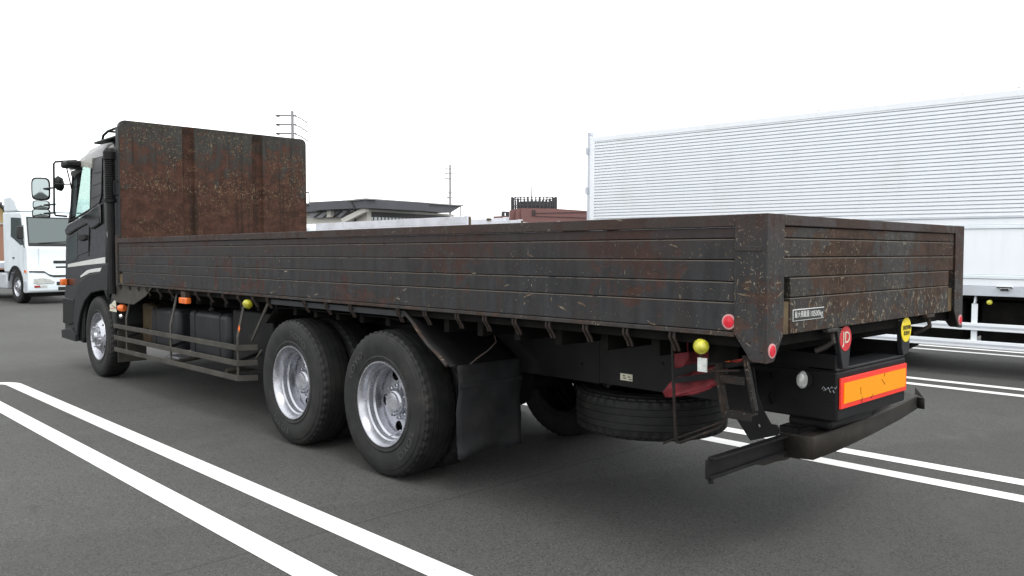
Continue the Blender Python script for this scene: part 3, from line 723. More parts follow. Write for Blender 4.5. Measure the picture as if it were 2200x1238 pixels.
# load plate
lp = box('load_plate', M['stripe'], T, .248, .556, .0025, .0055, 1.279, 1.333, bevel=.001)
box('plate_field', M['ink'], lp, .2515, .5525, .0015, .0024, 1.2825, 1.3295)
text_mesh('最大積載量', .033, Matrix.Translation((.333, .0012, 1.3065)) @ RX, M['stripe'], lp, 'plate_lettering', .0002, width=.142)
text_mesh('10500kg', .038, Matrix.Translation((.476, .0012, 1.305)) @ RX, M['stripe'], lp, 'plate_lettering', .0002, width=.122)
# reversing lamp
q = at(1724, 816, 0, .775)
b = MB(); b.lathe([(.0, -.034), (.026, -.030), (.036, -.014), (.038, .012), (.036, .02)], (q.x, q.y, q.z), 24)
b.v = [Vector((v.x, q.y+(v.y-q.y)*.7, q.z+(v.z-q.z)*1.25)) for v in b.v]; b.build('reversing_lamp', M['lampglass'], T)
MB().lathe([(.0, .0), (.052, .0), (.05, .02)], (q.x+.005, q.y, q.z), 24).build('lamp_back', M['black'], T)
MB().tube([at(1655, 800, 1, .4), at(1665, 830, 1, .4), at(1652, 850, 1, .4), at(1658, 868, 1, .4)], .006, 6).tube([at(1670, 790, 1, .4), at(1668, 825, 1, .4), at(1690, 835, 1, .42)], .005, 6).build('cable', M['under'], T)
# bracket arm with a hole
def hole_plate(outer, hc, hr, thick, name, m):
    bm = bmesh.new(); vo = [bm.verts.new(p) for p in outer]; n = len(vo)
    es = [bm.edges.new((vo[i], vo[(i+1) % n])) for i in range(n)]
    vi = [bm.verts.new(hc+Vector((0, hr*math.cos(2*PI*k/12), hr*math.sin(2*PI*k/12)))) for k in range(12)]
    es += [bm.edges.new((vi[i], vi[(i+1) % 12])) for i in range(12)]
    bmesh.ops.triangle_fill(bm, use_beauty=True, edges=es)
    r = bmesh.ops.extrude_face_region(bm, geom=bm.faces[:]+bm.edges[:])
    for v in r['geom']:
        if isinstance(v, bmesh.types.BMVert): v.co.x += thick
    bm.verts.index_update(); b = MB(); b.add([v.co.copy() for v in bm.verts], [tuple(v.index for v in f.verts) for f in bm.faces]); bm.free()
    return b.build(name, m, T)
px = [(1536, 800), (1554, 858), (1585, 905), (1612, 947), (1668, 936), (1674, 925), (1668, 914), (1655, 912), (1637, 880), (1625, 845), (1618, 790)]
hole_plate([at(a, c_, 0, .55) for a, c_ in px], at(1630, 915, 0, .55), .010, .014, 'bumper_bracket', M['black'])
hole_plate([at(a, c_, 0, .55)+Vector((1.38, 0, 0)) for a, c_ in px], at(1630, 915, 0, .55)+Vector((1.38, 0, 0)), .010, .014, 'bumper_bracket', M['black'])
for xx in (.56, 1.94): box('bracket_beam', M['black'], T, min(xx, 1.60), max(xx, .88), .55, .66, .86, .96)
# bumpers
def bumper():
    zt = .65
    P = [at(a, c_, 2, zt) for a, c_ in ((1685, 933), (1747, 941), (1808, 921.5), (1873, 895.5), (1934, 868), (1972, 849))]
    P.append(at(1986, 856, 2, zt-.012))
    H = [.118, .114, .108, .102, .096, .088, .072]
    b = MB(); rows = []
    for p, h in zip(P, H):
        back = Vector((0, .085, 0))
        rows.append([p+Vector((0, .0, -h)), p+Vector((0, 0, -.006)), p+Vector((0, .006, 0)), p+back+Vector((0, 0, .0))])
    b.grid(rows); b.build('bumper_bar', M['bump'], T, solid=.008, ang=12)
    e = P[-1]; e2 = at(1967, 832, 2, zt); MB().prism([e, e2, e2+Vector((0, 0, -.06)), e+Vector((0, 0, -.07))], (.006, .006, 0)).build('bumper_tip', M['bump'], T)
    rg = [(1532, 1000), (1600, 984), (1690, 968), (1712, 975), (1690, 988), (1668, 992), (1640, 1001), (1622, 998), (1590, 1006), (1562, 1003), (1540, 1019)]
    MB().prism([at(a_, b_, 1, .42) for a_, b_ in rg], (0, .004, 0)).build('torn_skirt', M['bump'], T)
    a = at(1518, 984, 2, zt); c_ = at(1690, 932, 2, zt)
    y_ = (a.y+c_.y)/2
    b = MB(); b.box(a.x, c_.x+.05, y_, y_+.012, zt-.085, zt-.012); b.box(a.x+.02, c_.x+.05, y_-.03, y_+.012, zt-.012, zt); b.box(a.x, c_.x+.05, y_-.02, y_+.012, zt-.10, zt-.085)
    b.prism([(a.x-.03, y_-.01, zt-.06), (a.x+.03, y_-.012, zt-.10), (a.x+.04, y_-.012, zt-.125), (a.x-.0, y_-.012, zt-.12)], (0, .004, 0))
    b.build('bumper_channel', M['black'], T, bevel=.002)
    box('bumper_mount', M['black'], T, .92, 1.95, .30, .42, .60, .64, bevel=.004)
bumper()

# -- cab
def cab():
    prof = [(8.98, .98), (8.98, 2.80), (9.48, 2.80), (9.52, 2.10), (10.42, 1.90), (10.60, 1.93), (10.64, 1.93), (10.72, 1.78), (10.77, 1.40), (10.79, 1.15), (10.86, .95), (10.87, .42), (10.03, .38)]
    arc = [(9.37+.64*math.cos(a), .52+.64*math.sin(a)) for a in [math.radians(-5+i*12) for i in range(11)]]
    prof += arc
    x0_, x1_ = .05, WD-.05
    def tuck(z): return 0 if z < 2.8 else .12*(z-2.8)/.2
    body = MB().prism([(x0_, y_, z_) for y_, z_ in prof], (x1_-x0_, 0, 0)).build('cab_body', M['cab'], T, bevel=.03, seg=4, ang=40)
    rows = []
    for y_, zt_ in ((8.96, 2.80), (8.97, 2.96), (9.02, 3.0), (9.35, 3.02), (9.75, 2.985), (9.97, 2.92), (10.07, 2.85), (10.10, 2.802)):
        h = zt_-2.795; half = [(0, 2.795), (.012, 2.795+h*.35), (.06, 2.795+h*.75), (.14, 2.795+h*.93), (.30, zt_)]
        rows.append([Vector((x0_+a, y_, z_)) for a, z_ in half]+[Vector((x1_-a, y_, z_)) for a, z_ in half[::-1]])
    MB().grid(rows).build('cab_roof', M['cab'], body, ang=60)
    MB().box(x0_+.004, x1_-.004, 8.99, 10.08, 2.785, 2.805).build('roof_gutter', M['ink'], body)
    for xx in (x0_+.002, x1_-.072): MB().prism([(xx, 10.56, 1.93), (xx, 10.64, 1.93), (xx, 10.15, 2.80), (xx, 10.07, 2.80)], (.07, 0, 0)).build('window_pillar', M['blackg'], body, bevel=.01)
    box('headliner', M['pillar'], body, x0_+.01, x1_-.01, 9.47, 10.09, 2.76, 2.784)
    for xx in (.35, 1.55):
        st_ = box('seat', M['seat'], body, xx, xx+.55, 9.5, 9.62, 1.9, 2.42, bevel=.05); box('head_rest', M['seat'], st_, xx+.15, xx+.40, 9.5, 9.6, 2.44, 2.62, bevel=.04)
    MB().tube([(1.8+.22*math.cos(2*PI*k/20), 10.15+.06*math.sin(2*PI*k/20), 2.02+.2*math.sin(2*PI*k/20)) for k in range(21)], .014, 6, False).build('steering_wheel', M['seat'], body)
    box('dashboard', M['seat'], body, .15, WD-.15, 10.3, 10.55, 1.88, 2.0, bevel=.03)
    def sp(px_, py_, off=.004):      # pixel on the cab side plane, following the tuck
        p = at(px_, py_, 0, .05); t = tuck(p.z)
        p = at(px_, py_, 0, .05-off); return p
    def C0(a, c_): return a/1.997, 220+c_/1.997
    def panel(name, pts, m, parent, th=.012, off=.004, bevel=.002):
        P_ = [sp(*C0(a, c_), off) for a, c_ in pts]
        return MB().prism(P_, (-th, 0, 0)).build(name, m, parent, bevel=bevel)
    wl = [sp(*C0(a, c_), .006) for a, c_ in ((314, 300), (345, 280), (394, 250), (390, 458), (345, 486), (304, 508), (314, 300))]
    MB().tube(wl, .016, 6, False).build('window_seal', M['ink'], body)
    MB().prism([(WD-.052, 9.5, 2.76), (WD-.052, 10.14, 2.76), (WD-.052, 10.56, 1.95), (WD-.052, 9.52, 2.12)], (-.004, 0, 0)).build('side_window', M['clear'], body)
    wn = panel('side_window', [(314, 300), (345, 280), (392, 252), (388, 458), (345, 486), (304, 506)], M['clear'], body, .004, -.006)
    panel('quarter_pane', [(309, 340), (330, 330), (326, 480), (306, 496)], M['glassdark'], wn, .003, -.0)
    panel('window_visor', [(304, 294), (304, 286), (335, 258), (402, 238), (398, 284), (362, 276), (330, 286)], M['visor'], body, .02, .012)
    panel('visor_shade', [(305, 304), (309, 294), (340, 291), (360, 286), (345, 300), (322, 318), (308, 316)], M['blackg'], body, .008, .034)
    pil = panel('rear_pillar_panel', [(402, 246), (440, 236), (436, 400), (428, 430), (390, 460)], M['pillar'], body, .008, .006)
    for a, c_ in (((401, 306), (438, 296)), ((397, 358), (436, 343)), ((392, 414), (434, 395))):
        MB().bar(sp(*C0(*a), .016), sp(*C0(*c_), .016), .004, .012).build('louvre_slot', M['ink'], pil)
    MB().bar(sp(*C0(385, 470), .008), sp(*C0(378, 660), .008), .006, .008).build('door_seam', M['ink'], body)
    panel('door_shoulder', [(286, 548), (300, 522), (345, 498), (388, 468), (436, 434), (438, 520), (400, 545), (382, 520), (335, 545), (292, 572)], M['cab'], body, .03, .003, .022)
    panel('belt_recess', [(288, 585), (330, 560), (330, 672), (292, 690)], M['glassdark'], body, .003, .003)
    d = panel('door_panel', [(335, 548), (382, 520), (382, 640), (332, 660)], M['cab'], body, .004, .004)
    panel('door_handle', [(345, 575), (352, 566), (372, 570), (376, 585), (356, 596), (346, 590)], M['blackg'], d, .03, .008)
    panel('stripe', [(291, 695), (372, 678), (452, 664), (452, 690), (380, 697), (291, 708)], M['stripe'], body, .0015, .003)
    panel('stripe', [(345, 745), (372, 722), (390, 716), (441, 709), (441, 724), (385, 732), (345, 752)], M['stripe'], body, .0015, .024)
    # wheel-arch fender, a thick lip round the wheel
    fo = [(474, 690), (474, 812), (448, 806), (400, 818), (374, 852), (356, 900), (345, 960), (342, 1000), (326, 960), (328, 880), (334, 820), (350, 772), (385, 738), (440, 728), (452, 695)]
    panel('wheel_arch', fo, M['cabtrim'], body, .035, .004, .01)
    panel('bumper_corner', [(276, 838), (322, 846), (324, 945), (318, 950), (300, 955), (276, 945)], M['blackg'], body, .02, .006, .008)
    panel('cab_step', [(280, 975), (318, 968), (340, 998), (340, 1025), (282, 1008)], M['cabtrim'], body, .05, .006, .004)
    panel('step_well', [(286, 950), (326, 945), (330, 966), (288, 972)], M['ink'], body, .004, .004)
    q = sp(*C0(287, 771)); box('indicator_lamp', M['orange'], body, -.03, .045, q.y-.04, q.y+.06, q.z-.045, q.z+.045, bevel=.012)
    q = sp(*C0(470, 568)); q = at(236, 504, 0, .09); MB().lathe([(0, -.03), (.042, -.025), (.048, 0)], (.09, q.y, q.z), 20).build('marker_light', M['lampglass'], body)
    # front of the cab
    MB().prism([(.125, 10.16, 2.76), (.125, 10.60, 1.95), (WD-.125, 10.60, 1.95), (WD-.125, 10.16, 2.76)], (0, .005, .003)).build('windscreen', M['clear'], body)
    for z_ in (1.05, 1.2, 1.35, 1.5): box('grille_bar', M['blackg'], body, .5, WD-.5, 10.77, 10.81, z_, z_+.09)
    for xx in (.15, WD-.5): box('headlight', M['lampglass'], body, xx, xx+.35, 10.86, 10.885, .66, .82, bevel=.01)
    # roof bars and sun visor lamp
    rb = box('roof_fairing', M['cabtrim'], body, .16, WD-.16, 8.78, 9.75, 3.022, 3.05, bevel=.01)
    for xx in (.22, .75, 1.3):
        MB().tube([(xx, 9.60, 3.05), (xx, 9.55, 3.12), (xx, 9.35, 3.155), (xx, 8.95, 3.16), (xx, 8.85, 3.12), (xx, 8.83, 3.05)], .016, 8).build('roof_rail', M['blackg'], rb)
    MB().tube([(.22, 9.38, 3.155), (2.25, 9.38, 3.155)], .014, 8).tube([(.22, 9.0, 3.16), (2.25, 9.0, 3.16)], .014, 8).build('roof_rail', M['blackg'], rb)
    # dark rear corner, breather with ribs
    box('rear_wall_trim', M['blackg'], body, .11, WD-.11, 8.66, 8.978, .95, 2.90, bevel=.02)
    a = MB(); z_ = 2.24
    prof2 = []
    while z_ < 2.70: prof2 += [(.052, z_), (.064, z_+.006), (.064, z_+.014), (.052, z_+.020)]; z_ += .026
    a.lathe([(.03, 2.19), (.07, 2.20), (.072, 2.235)]+prof2+[(.072, 2.71), (.074, 2.80), (.05, 2.84), (0, 2.845)], (at(237, 400, 1, 8.60).x, 8.60, 0), 20, 1, 'z')
    a.build('air_intake', M['black'], body, ang=30); MB().tube([(at(237, 400, 1, 8.6).x, 8.60, 2.2), (at(237, 400, 1, 8.6).x, 8.60, 1.1)], .045, 10).build('intake_pipe', M['black'], body)
    # mud guard behind the front wheel
    box('mud_guard', M['guard'], T, .10, .44, 8.77, 8.79, .24, .98, bevel=.004)
    MB().prism([(.06, 8.80, 1.16), (.06, 8.72, .98), (.06, 8.72, .70), (.06, 8.80, .62), (.06, 8.86, .80), (.06, 8.92, .98)], (.4, 0, 0)).build('mud_guard_upper', M['cabtrim'], T, bevel=.02)
    # mirrors
    xm = -.22
    ar = [sp(330/1.997, 220+250/1.997), at(134, 347, 0, xm+.1), at(119, 348, 0, xm), at(115.5, 352, 0, xm), at(116, 400, 0, xm), at(116.5, 456, 0, xm), at(119, 463, 0, xm), at(143, 465, 0, -.05)]
    MB().tube(ar, .013, 8).build('mirror_arm', M['blackg'], body)
    MB().tube([at(141, 352, 0, -.1), at(152, 397, 0, .0), at(153, 405, 0, .04)], .008, 6).tube([at(118, 396, 0, xm), at(150, 396, 0, .0)], .008, 6).build('mirror_brace', M['blackg'], body)
    MB().box(-.15, .04, 9.80, 10.12, 2.71, 2.80).build('mirror_mount', M['blackg'], body, bevel=.03)
    def mirror(pxc, pyc, wpx, hpx, xm_, nm, tilt=0):
        c_ = at(pxc, pyc, 0, xm_); k = (c_-CAM).dot(fw)/F; w_, h_ = wpx*k/2, hpx*k/2
        ax = Vector((.93, -.36, 0)).normalized(); nrm = Vector((-.36, -.93, 0)).normalized(); w_ /= .98
        loop = []
        for q in range(24):
            t = 2*PI*q/24; cx_, sz_ = math.cos(t), math.sin(t); e = .45
            loop.append((math.copysign(abs(cx_)**e, cx_), math.copysign(abs(sz_)**e, sz_)))
        def ring(f, d): return [c_+ax*(u*w_*f)+Vector((0, 0, v*h_*f))+nrm*d for u, v in loop]
        b = MB(); R_ = [ring(.86, .012), ring(.90, .020), ring(1, .008), ring(1, -.03), ring(.7, -.10), ring(.2, -.12)]
        b.add([v for r in R_ for v in r], [(i*24+k_, i*24+(k_+1) % 24, (i+1)*24+(k_+1) % 24, (i+1)*24+k_) for i in range(5) for k_ in range(24)]+[tuple(range(120, 144))])
        h = b.build(nm, M['blackg'], body, ang=50)
        g_ = MB(); rr = [ring(.86, .014), ring(.6, .017), ring(.3, .019), ring(.02, .020)]
        g_.add([v for r in rr for v in r], [(i*24+k_, i*24+(k_+1) % 24, (i+1)*24+(k_+1) % 24, (i+1)*24+k_) for i in range(3) for k_ in range(24)]).build('mirror_glass', M['mirror'], h, ang=80)
        MB().tube([c_-nrm*.05, Vector((xm+.0, c_.y-.35, c_.z))], .012, 6).build('mirror_bracket', M['blackg'], h)
    mirror(87.5, 406, 35, 49, -.30, 'door_mirror'); mirror(88.5, 441, 32, 20, -.30, 'wide_mirror'); mirror(88.5, 459, 34, 20, -.30, 'kerb_mirror')
    b = MB(); c_ = at(126, 396, 0, -.1)
    b.tube([c_+Vector((0, .03, .11)), c_+Vector((.0, 0, .07)), c_, c_+Vector((.02, -.01, -.06)), c_+Vector((.03, -.02, -.09))], [.01, .055, .07, .05, .01], 14)
    b.build('round_mirror', M['blackg'], body, ang=60)
cab()

# ------------------------------------------------------------------ white box truck on the right
OFF = Vector((0, 0, 0))
BX = thing('box_truck', 'big white box truck with ribbed side parked to the right of the dark flatbed', 'truck', (8.2, 1.1, 0), math.radians(3.8))
BX.rotation_euler = (math.radians(.4), 0, math.radians(3.8))
def local_box(name, m, x0_, x1_, y0_, y1_, z0_, z1_, par=BX, **k): return MB().box(x0_, x1_, y0_, y1_, z0_, z1_).build(name, m, par, **k)
YR, YF = 6.72, -3.6
def ribs():
    prof = []; z_ = 2.055; p = .0515
    while z_ < 3.50:
        prof += [(.000, z_), (.000, z_+p-.0150), (.035, z_+p-.0148), (.035, z_+p-.0022), (.0, z_+p-.0020)]; z_ += p
    prof.append((.0, z_))
    b = MB(); b.grid([[Vector((x_, y_, zz)) for x_, zz in prof] for y_ in (YF, YR-.13)])
    return b.build('ribbed_side_panel', M['whitepanel'], BX, ang=20, kind='stuff')
ribs()
local_box('box_body', M['alu'], .05, 2.46, YF, YR-.02, 1.22, 3.55)
local_box('roof_rail', M['whitepanel'], -.006, .06, YF, YR-.13, 3.512, 3.60, bevel=.008)
local_box('corner_panel', M['whitepanel'], -.004, .05, YR-.128, YR-.03, 1.05, 3.60, bevel=.006)
rd = local_box('rear_frame', M['alu'], .0, 2.46, YR-.028, YR+.03, 1.05, 3.63, bevel=.006)
for zz in (3.62,): local_box('roof_marker', M['alu'], .02, .12, YR-.03, YR+.05, 3.632, 3.70, par=rd, bevel=.01)
for zz in (1.6, 2.6, 3.3): local_box('door_hinge', M['alu'], -.03, .02, YR+.0, YR+.05, zz, zz+.12, par=rd)
hb = local_box('rub_rail', M['alu'], -.012, .04, YF, YR-.13, 2.028, 2.052, bevel=.003)
local_box('side_panel', M['whitepanel'], .000, .02, YF, YR-.13, 1.945, 2.026, bevel=.003)
local_box('rub_rail', M['white'], -.012, .02, YF, YR-.13, 1.895, 1.942, bevel=.006)
local_box('side_panel', M['whitepanel'], .002, .02, YF, YR-.13, 1.315, 1.892, bevel=.003)
local_box('rub_rail', M['white'], -.012, .02, YF, YR-.13, 1.262, 1.312, bevel=.008)
local_box('side_panel', M['whitepanel'], .0, .02, YF, YR-.13, 1.172, 1.259, bevel=.003)
sl = local_box('side_sill', M['alu'], -.01, .10, YF, YR, 1.045, 1.168, bevel=.004)
for y_ in (.19, 2.6, -2.0): local_box('gate_latch', M['chrome'], -.035, -.011, y_-.09, y_+.09, 1.15, 1.175, par=sl, bevel=.005); local_box('gate_latch', M['chrome'], -.03, -.011, y_-.05, y_+.05, 1.115, 1.149, par=sl, bevel=.004)
for y_ in [YR-.4-.62*i for i in range(16)]: MB().lathe([(0, 0), (.012, 0), (.014, -.02)], (.02, y_, 3.612), 8, -1, 'z').build('roof_rivet', M['alu'], BX)
gd = MB(); 
def vrail(z_): 
    r = local_box('guard_rail', M['whitepanel'], .0, .035, YF, 2.75, z_, z_+.095, bevel=.006)
    local_box('rail_groove', M['alu'], -.003, .0, YF, 2.74, z_+.035, z_+.06, par=r)
vrail(.60); vrail(.375)
for y_ in (.53, -1.8, 2.6):
    MB().bar((.10, y_, 1.04), (.045, y_, .93), .07, .02, (0, 1, 0)).bar((.045, y_, .94), (.045, y_, .38), .07, .018, (1, 0, 0)).build('guard_post', M['whitepanel'], BX, bevel=.004)
MB().lathe([(0, -.05), (.028, -.035), (.033, 0), (.02, .02)], (.03, .36, .965), 16).build('marker_lamp', M['yellow'], BX)
MB().lathe([(0, -.04), (.02, -.03), (.026, 0), (.02, .02)], (.03, 1.62, 1.0), 16).build('marker_lamp', M['lampglass'], BX)
local_box('chassis_rail', M['under'], .75, .83, YF, YR-.2, .7, 1.04); local_box('chassis_rail', M['under'], 1.6, 1.68, YF, YR-.2, .7, 1.04)
local_box('box_floor', M['under'], .1, 2.4, YF, YR-.1, 1.0, 1.21)
for a, c_ in ((-3.4, -1.5), (-1.2, .5), (.7, 1.6)): local_box('storage_box', M['under'], .25, 2.2, a, c_, .42, .98, bevel=.03)
for y_ in (2.15, 3.45):
    wheel(.06, y_, 1, dual=True, parent=BX); wheel(2.40, y_, -1, dual=True, parent=BX)
wheel(.06, -4.6, 1, front=True, parent=BX); wheel(2.40, -4.6, -1, front=True, parent=BX)
local_box('cab', M['white'], .02, 2.44, -5.6, -3.75, .6, 3.1, bevel=.12, seg=4)
local_box('rear_bumper', M['under'], .1, 2.36, YR-.3, YR-.15, .4, .55)

# ------------------------------------------------------------------ white truck on the left (faces us)
g0 = at(61, 655, 2, 0)
WT = thing('cab_over_truck', 'white cab-over truck facing the camera at the far left edge', 'truck', (g0.x, g0.y, 0), math.radians(5.5))
def wtruck():
    w = 2.45; z0_, z1_ = .36, 2.78
    prof = [(.0, .36), (-.06, .42), (-.06, 1.05), (.0, 1.15), (.02, 1.75), (.10, 1.80), (.36, 2.74), (.52, 2.87), (2.1, 2.90), (2.1, .98), (1.62, .98)]
    prof += [(1.02+.58*math.cos(a), .52+.62*math.sin(a)) for a in [math.radians(48+i*14) for i in range(10)]]+[(.44, .36)]
    b = MB(); b.prism([(0, y_, z_) for y_, z_ in prof], (w, 0, 0)); body = b.build('cab_body', M['white'], WT, bevel=.06, seg=4)
    # windscreen
    def sl(z_): return .10+(z_-1.80)*(.26/.94)
    MB().prism([(.07, sl(1.80)-.02, 1.80), (w-.07, sl(1.80)-.02, 1.80), (w-.11, sl(2.72)-.02, 2.72), (.11, sl(2.72)-.02, 2.72)], (0, .03, -.02)).build('windscreen_seal', M['ink'], body)
    ws = MB().prism([(.10, sl(1.90)-.032, 1.90), (w-.10, sl(1.90)-.032, 1.90), (w-.14, sl(2.68)-.032, 2.68), (.14, sl(2.68)-.032, 2.68)], (0, .01, -.005)).build('windscreen', M['glassdark'], body)
    MB().bar((.35, sl(1.9)-.05, 1.90), (1.25, sl(1.95)-.05, 1.96), .012, .02).build('wiper', M['ink'], ws)
    # side window and door
    MB().prism([(-.004, .22, 1.84), (-.004, .46, 2.68), (-.004, 1.32, 2.72), (-.004, 1.38, 2.12), (-.004, 1.05, 2.02), (-.004, .55, 1.84)], (-.004, 0, 0)).build('side_window', M['glassdark'], body)
    box('door_handle', M['ink'], body, -.02, .0, 1.1, 1.25, 1.42, 1.46)
    for z_ in (1.9, 2.55): pass
    MB().prism([(-.003, .30, .95), (-.003, .30, 1.7), (-.003, .315, 1.7), (-.003, .315, .95)], (-.003, 0, 0)).build('door_seam', M['alu'], body)
    # grille, slots
    for x0_, z_ in ((.74, 1.27), (.80, 1.09)): box('grille_slot', M['ink'], body, x0_, w-x0_, -.02, .03, z_, z_+.085, bevel=.01)
    MB().prism([(.02, -.075, 1.0), (.46, -.075, .98), (.60, -.075, .88), (.72, -.075, .84), (w-.72, -.075, .84), (w-.60, -.075, .88), (w-.46, -.075, .98), (w-.02, -.075, 1.0), (w-.02, -.075, 1.04), (w-.44, -.075, 1.03), (w-.58, -.075, .93), (w-.7, -.075, .90), (.7, -.075, .90), (.58, -.075, .93), (.44, -.075, 1.03), (.02, -.075, 1.04)], (0, .02, 0)).build('grille_trim', M['ink'], body)
    box('front_seam', M['alu'], body, .32, .325, -.012, .02, 1.1, 1.75)
    for x0_, z_ in ((.80, .58), (.84, .42)): box('bumper_slot', M['ink'], body, x0_, w-x0_, -.075, -.04, z_, z_+.11, bevel=.01)
    for sx in (0, 1):
        f = (lambda x_: x_) if sx == 0 else (lambda x_: w-x_)
        MB().prism([(f(.14), -.075, .80), (f(.14), -.075, .66), (f(.25), -.075, .62), (f(.72), -.075, .64), (f(.74), -.075, .70), (f(.60), -.075, .78), (f(.4), -.075, .82)], (0, .02, 0)).build('headlight', M['lampglass'], body, bevel=.008)
        MB().box(f(.16), f(.32), -.075, -.04, .52, .585).build('indicator_lamp', M['redlamp'], body); MB().box(f(.33), f(.52), -.075, -.04, .52, .585).build('fog_lamp', M['lampglass'], body)
        MB().box(f(-.03), f(.04), .10, .2, .98, 1.06).build('marker_lamp', M['orange'], body)
        m_ = MB().box(f(-.22), f(-.03), .12, .18, 2.02, 2.42).build('door_mirror', M['ink'], body, bevel=.03)
        MB().tube([(f(-.1), .16, 2.35), (f(.0), .25, 2.45)], .012, 6).build('mirror_arm', M['ink'], m_)
        MB().tube([(f(-.1), .16, 2.05), (f(.0), .22, 1.75)], .012, 6).build('mirror_arm', M['ink'], m_)
    box('cab_step', M['alu'], body, -.01, .05, .06, .30, .36, .72, bevel=.01)
    MB().prism([(-.012, .40, .36)]+[(-.012, 1.02+r*math.cos(a), .52+r*math.sin(a)) for r, aa in ((.68, [170-i*17 for i in range(10)]), (.58, [17+i*17 for i in range(10)])) for a in [math.radians(t) for t in aa]], (-.02, 0, 0)).build('wheel_arch', M['blackg'], body)
    box('front_valance', M['under'], WT, .15, w-.15, .05, .4, .24, .36)
    df = MB().prism([(.0, .7, 2.90), (.0, 2.0, 2.90), (.0, 2.0, 3.38), (.0, 1.3, 3.40), (.0, .95, 3.25)], (w, 0, 0)).build('roof_deflector', M['white'], WT, bevel=.05)
    for y_ in (1.02, 5.2, 6.5):
        wheel(.03, y_, 1, front=y_ < 2, dual=y_ > 2, parent=WT); wheel(w-.03, y_, -1, front=y_ < 2, dual=y_ > 2, parent=WT)
    box('chassis_rail', M['under'], WT, .5, w-.5, 1.5, 8, .6, .95)
    box('fuel_tank', M['alu'], WT, .03, .5, 2.0, 3.1, .42, .95, bevel=.06, seg=3)
    box('deck', M['alu'], WT, -.02, w+.02, 2.4, 8.5, 1.10, 1.28, bevel=.01)
wtruck()

# ------------------------------------------------------------------ white flatbeds behind
def white_bed(px1, py1, x_near, lab, L_, W_, top=None, rz=0):
    q = at(px1, py1, 0, x_near); zt = q.z
    R_ = thing('white_flatbed', lab, 'truck', (q.x, q.y, 0), rz)
    h = .42; z0_ = zt-h
    for i in range(3):
        box('gate_board', M['paleflap'], R_, 0, .04, .08, L_, z0_+i*.14, z0_+i*.14+.134, bevel=.004)
        box('gate_board', M['paleflap'], R_, .08, W_-.08, 0, .04, z0_+i*.14-.05, z0_+i*.14+.084, bevel=.004)
        box('gate_board', M['paleflap'], R_, W_-.04, W_, .08, L_, z0_+i*.14, z0_+i*.14+.134, bevel=.004)
    for xx in (0, W_-.08): box('corner_post', M['paleflap'], R_, xx-.004, xx+.084, -.01, .078, z0_-.1, zt+.001, bevel=.01)
    box('corner_rust', M['olive'], R_, .02, .075, -.013, -.0105, zt-.16, zt-.02); box('hinge', M['olive'], R_, W_*.45, W_*.55, -.02, -.001, zt-.07, zt-.03)
    box('bed_floor', M['alu'], R_, .05, W_-.05, .05, L_, z0_-.12, z0_-.02)
    box('chassis_rail', M['under'], R_, .7, W_-.7, .3, L_+2, .6, z0_-.13)
    for y_ in (1.6, 2.9, L_+1.2):
        wheel(.03, y_, 1, dual=y_ < 4, front=y_ > 4, parent=R_); wheel(W_-.03, y_, -1, dual=y_ < 4, front=y_ > 4, parent=R_)
    cb = box('cab', M['white'], R_, .02, W_-.02, L_+.2, L_+2.1, .5, zt+.0, bevel=.1, seg=3)
    return R_
white_bed(1004, 463.5, 6.0, 'white flatbed with rust-stained corner, seen over the dark side wall below the slate roof', 5.2, 1.0)
white_bed(1117, 472.0, 9.2, 'smaller white flatbed further right, in front of the red brown building', 3.6, 1.35)

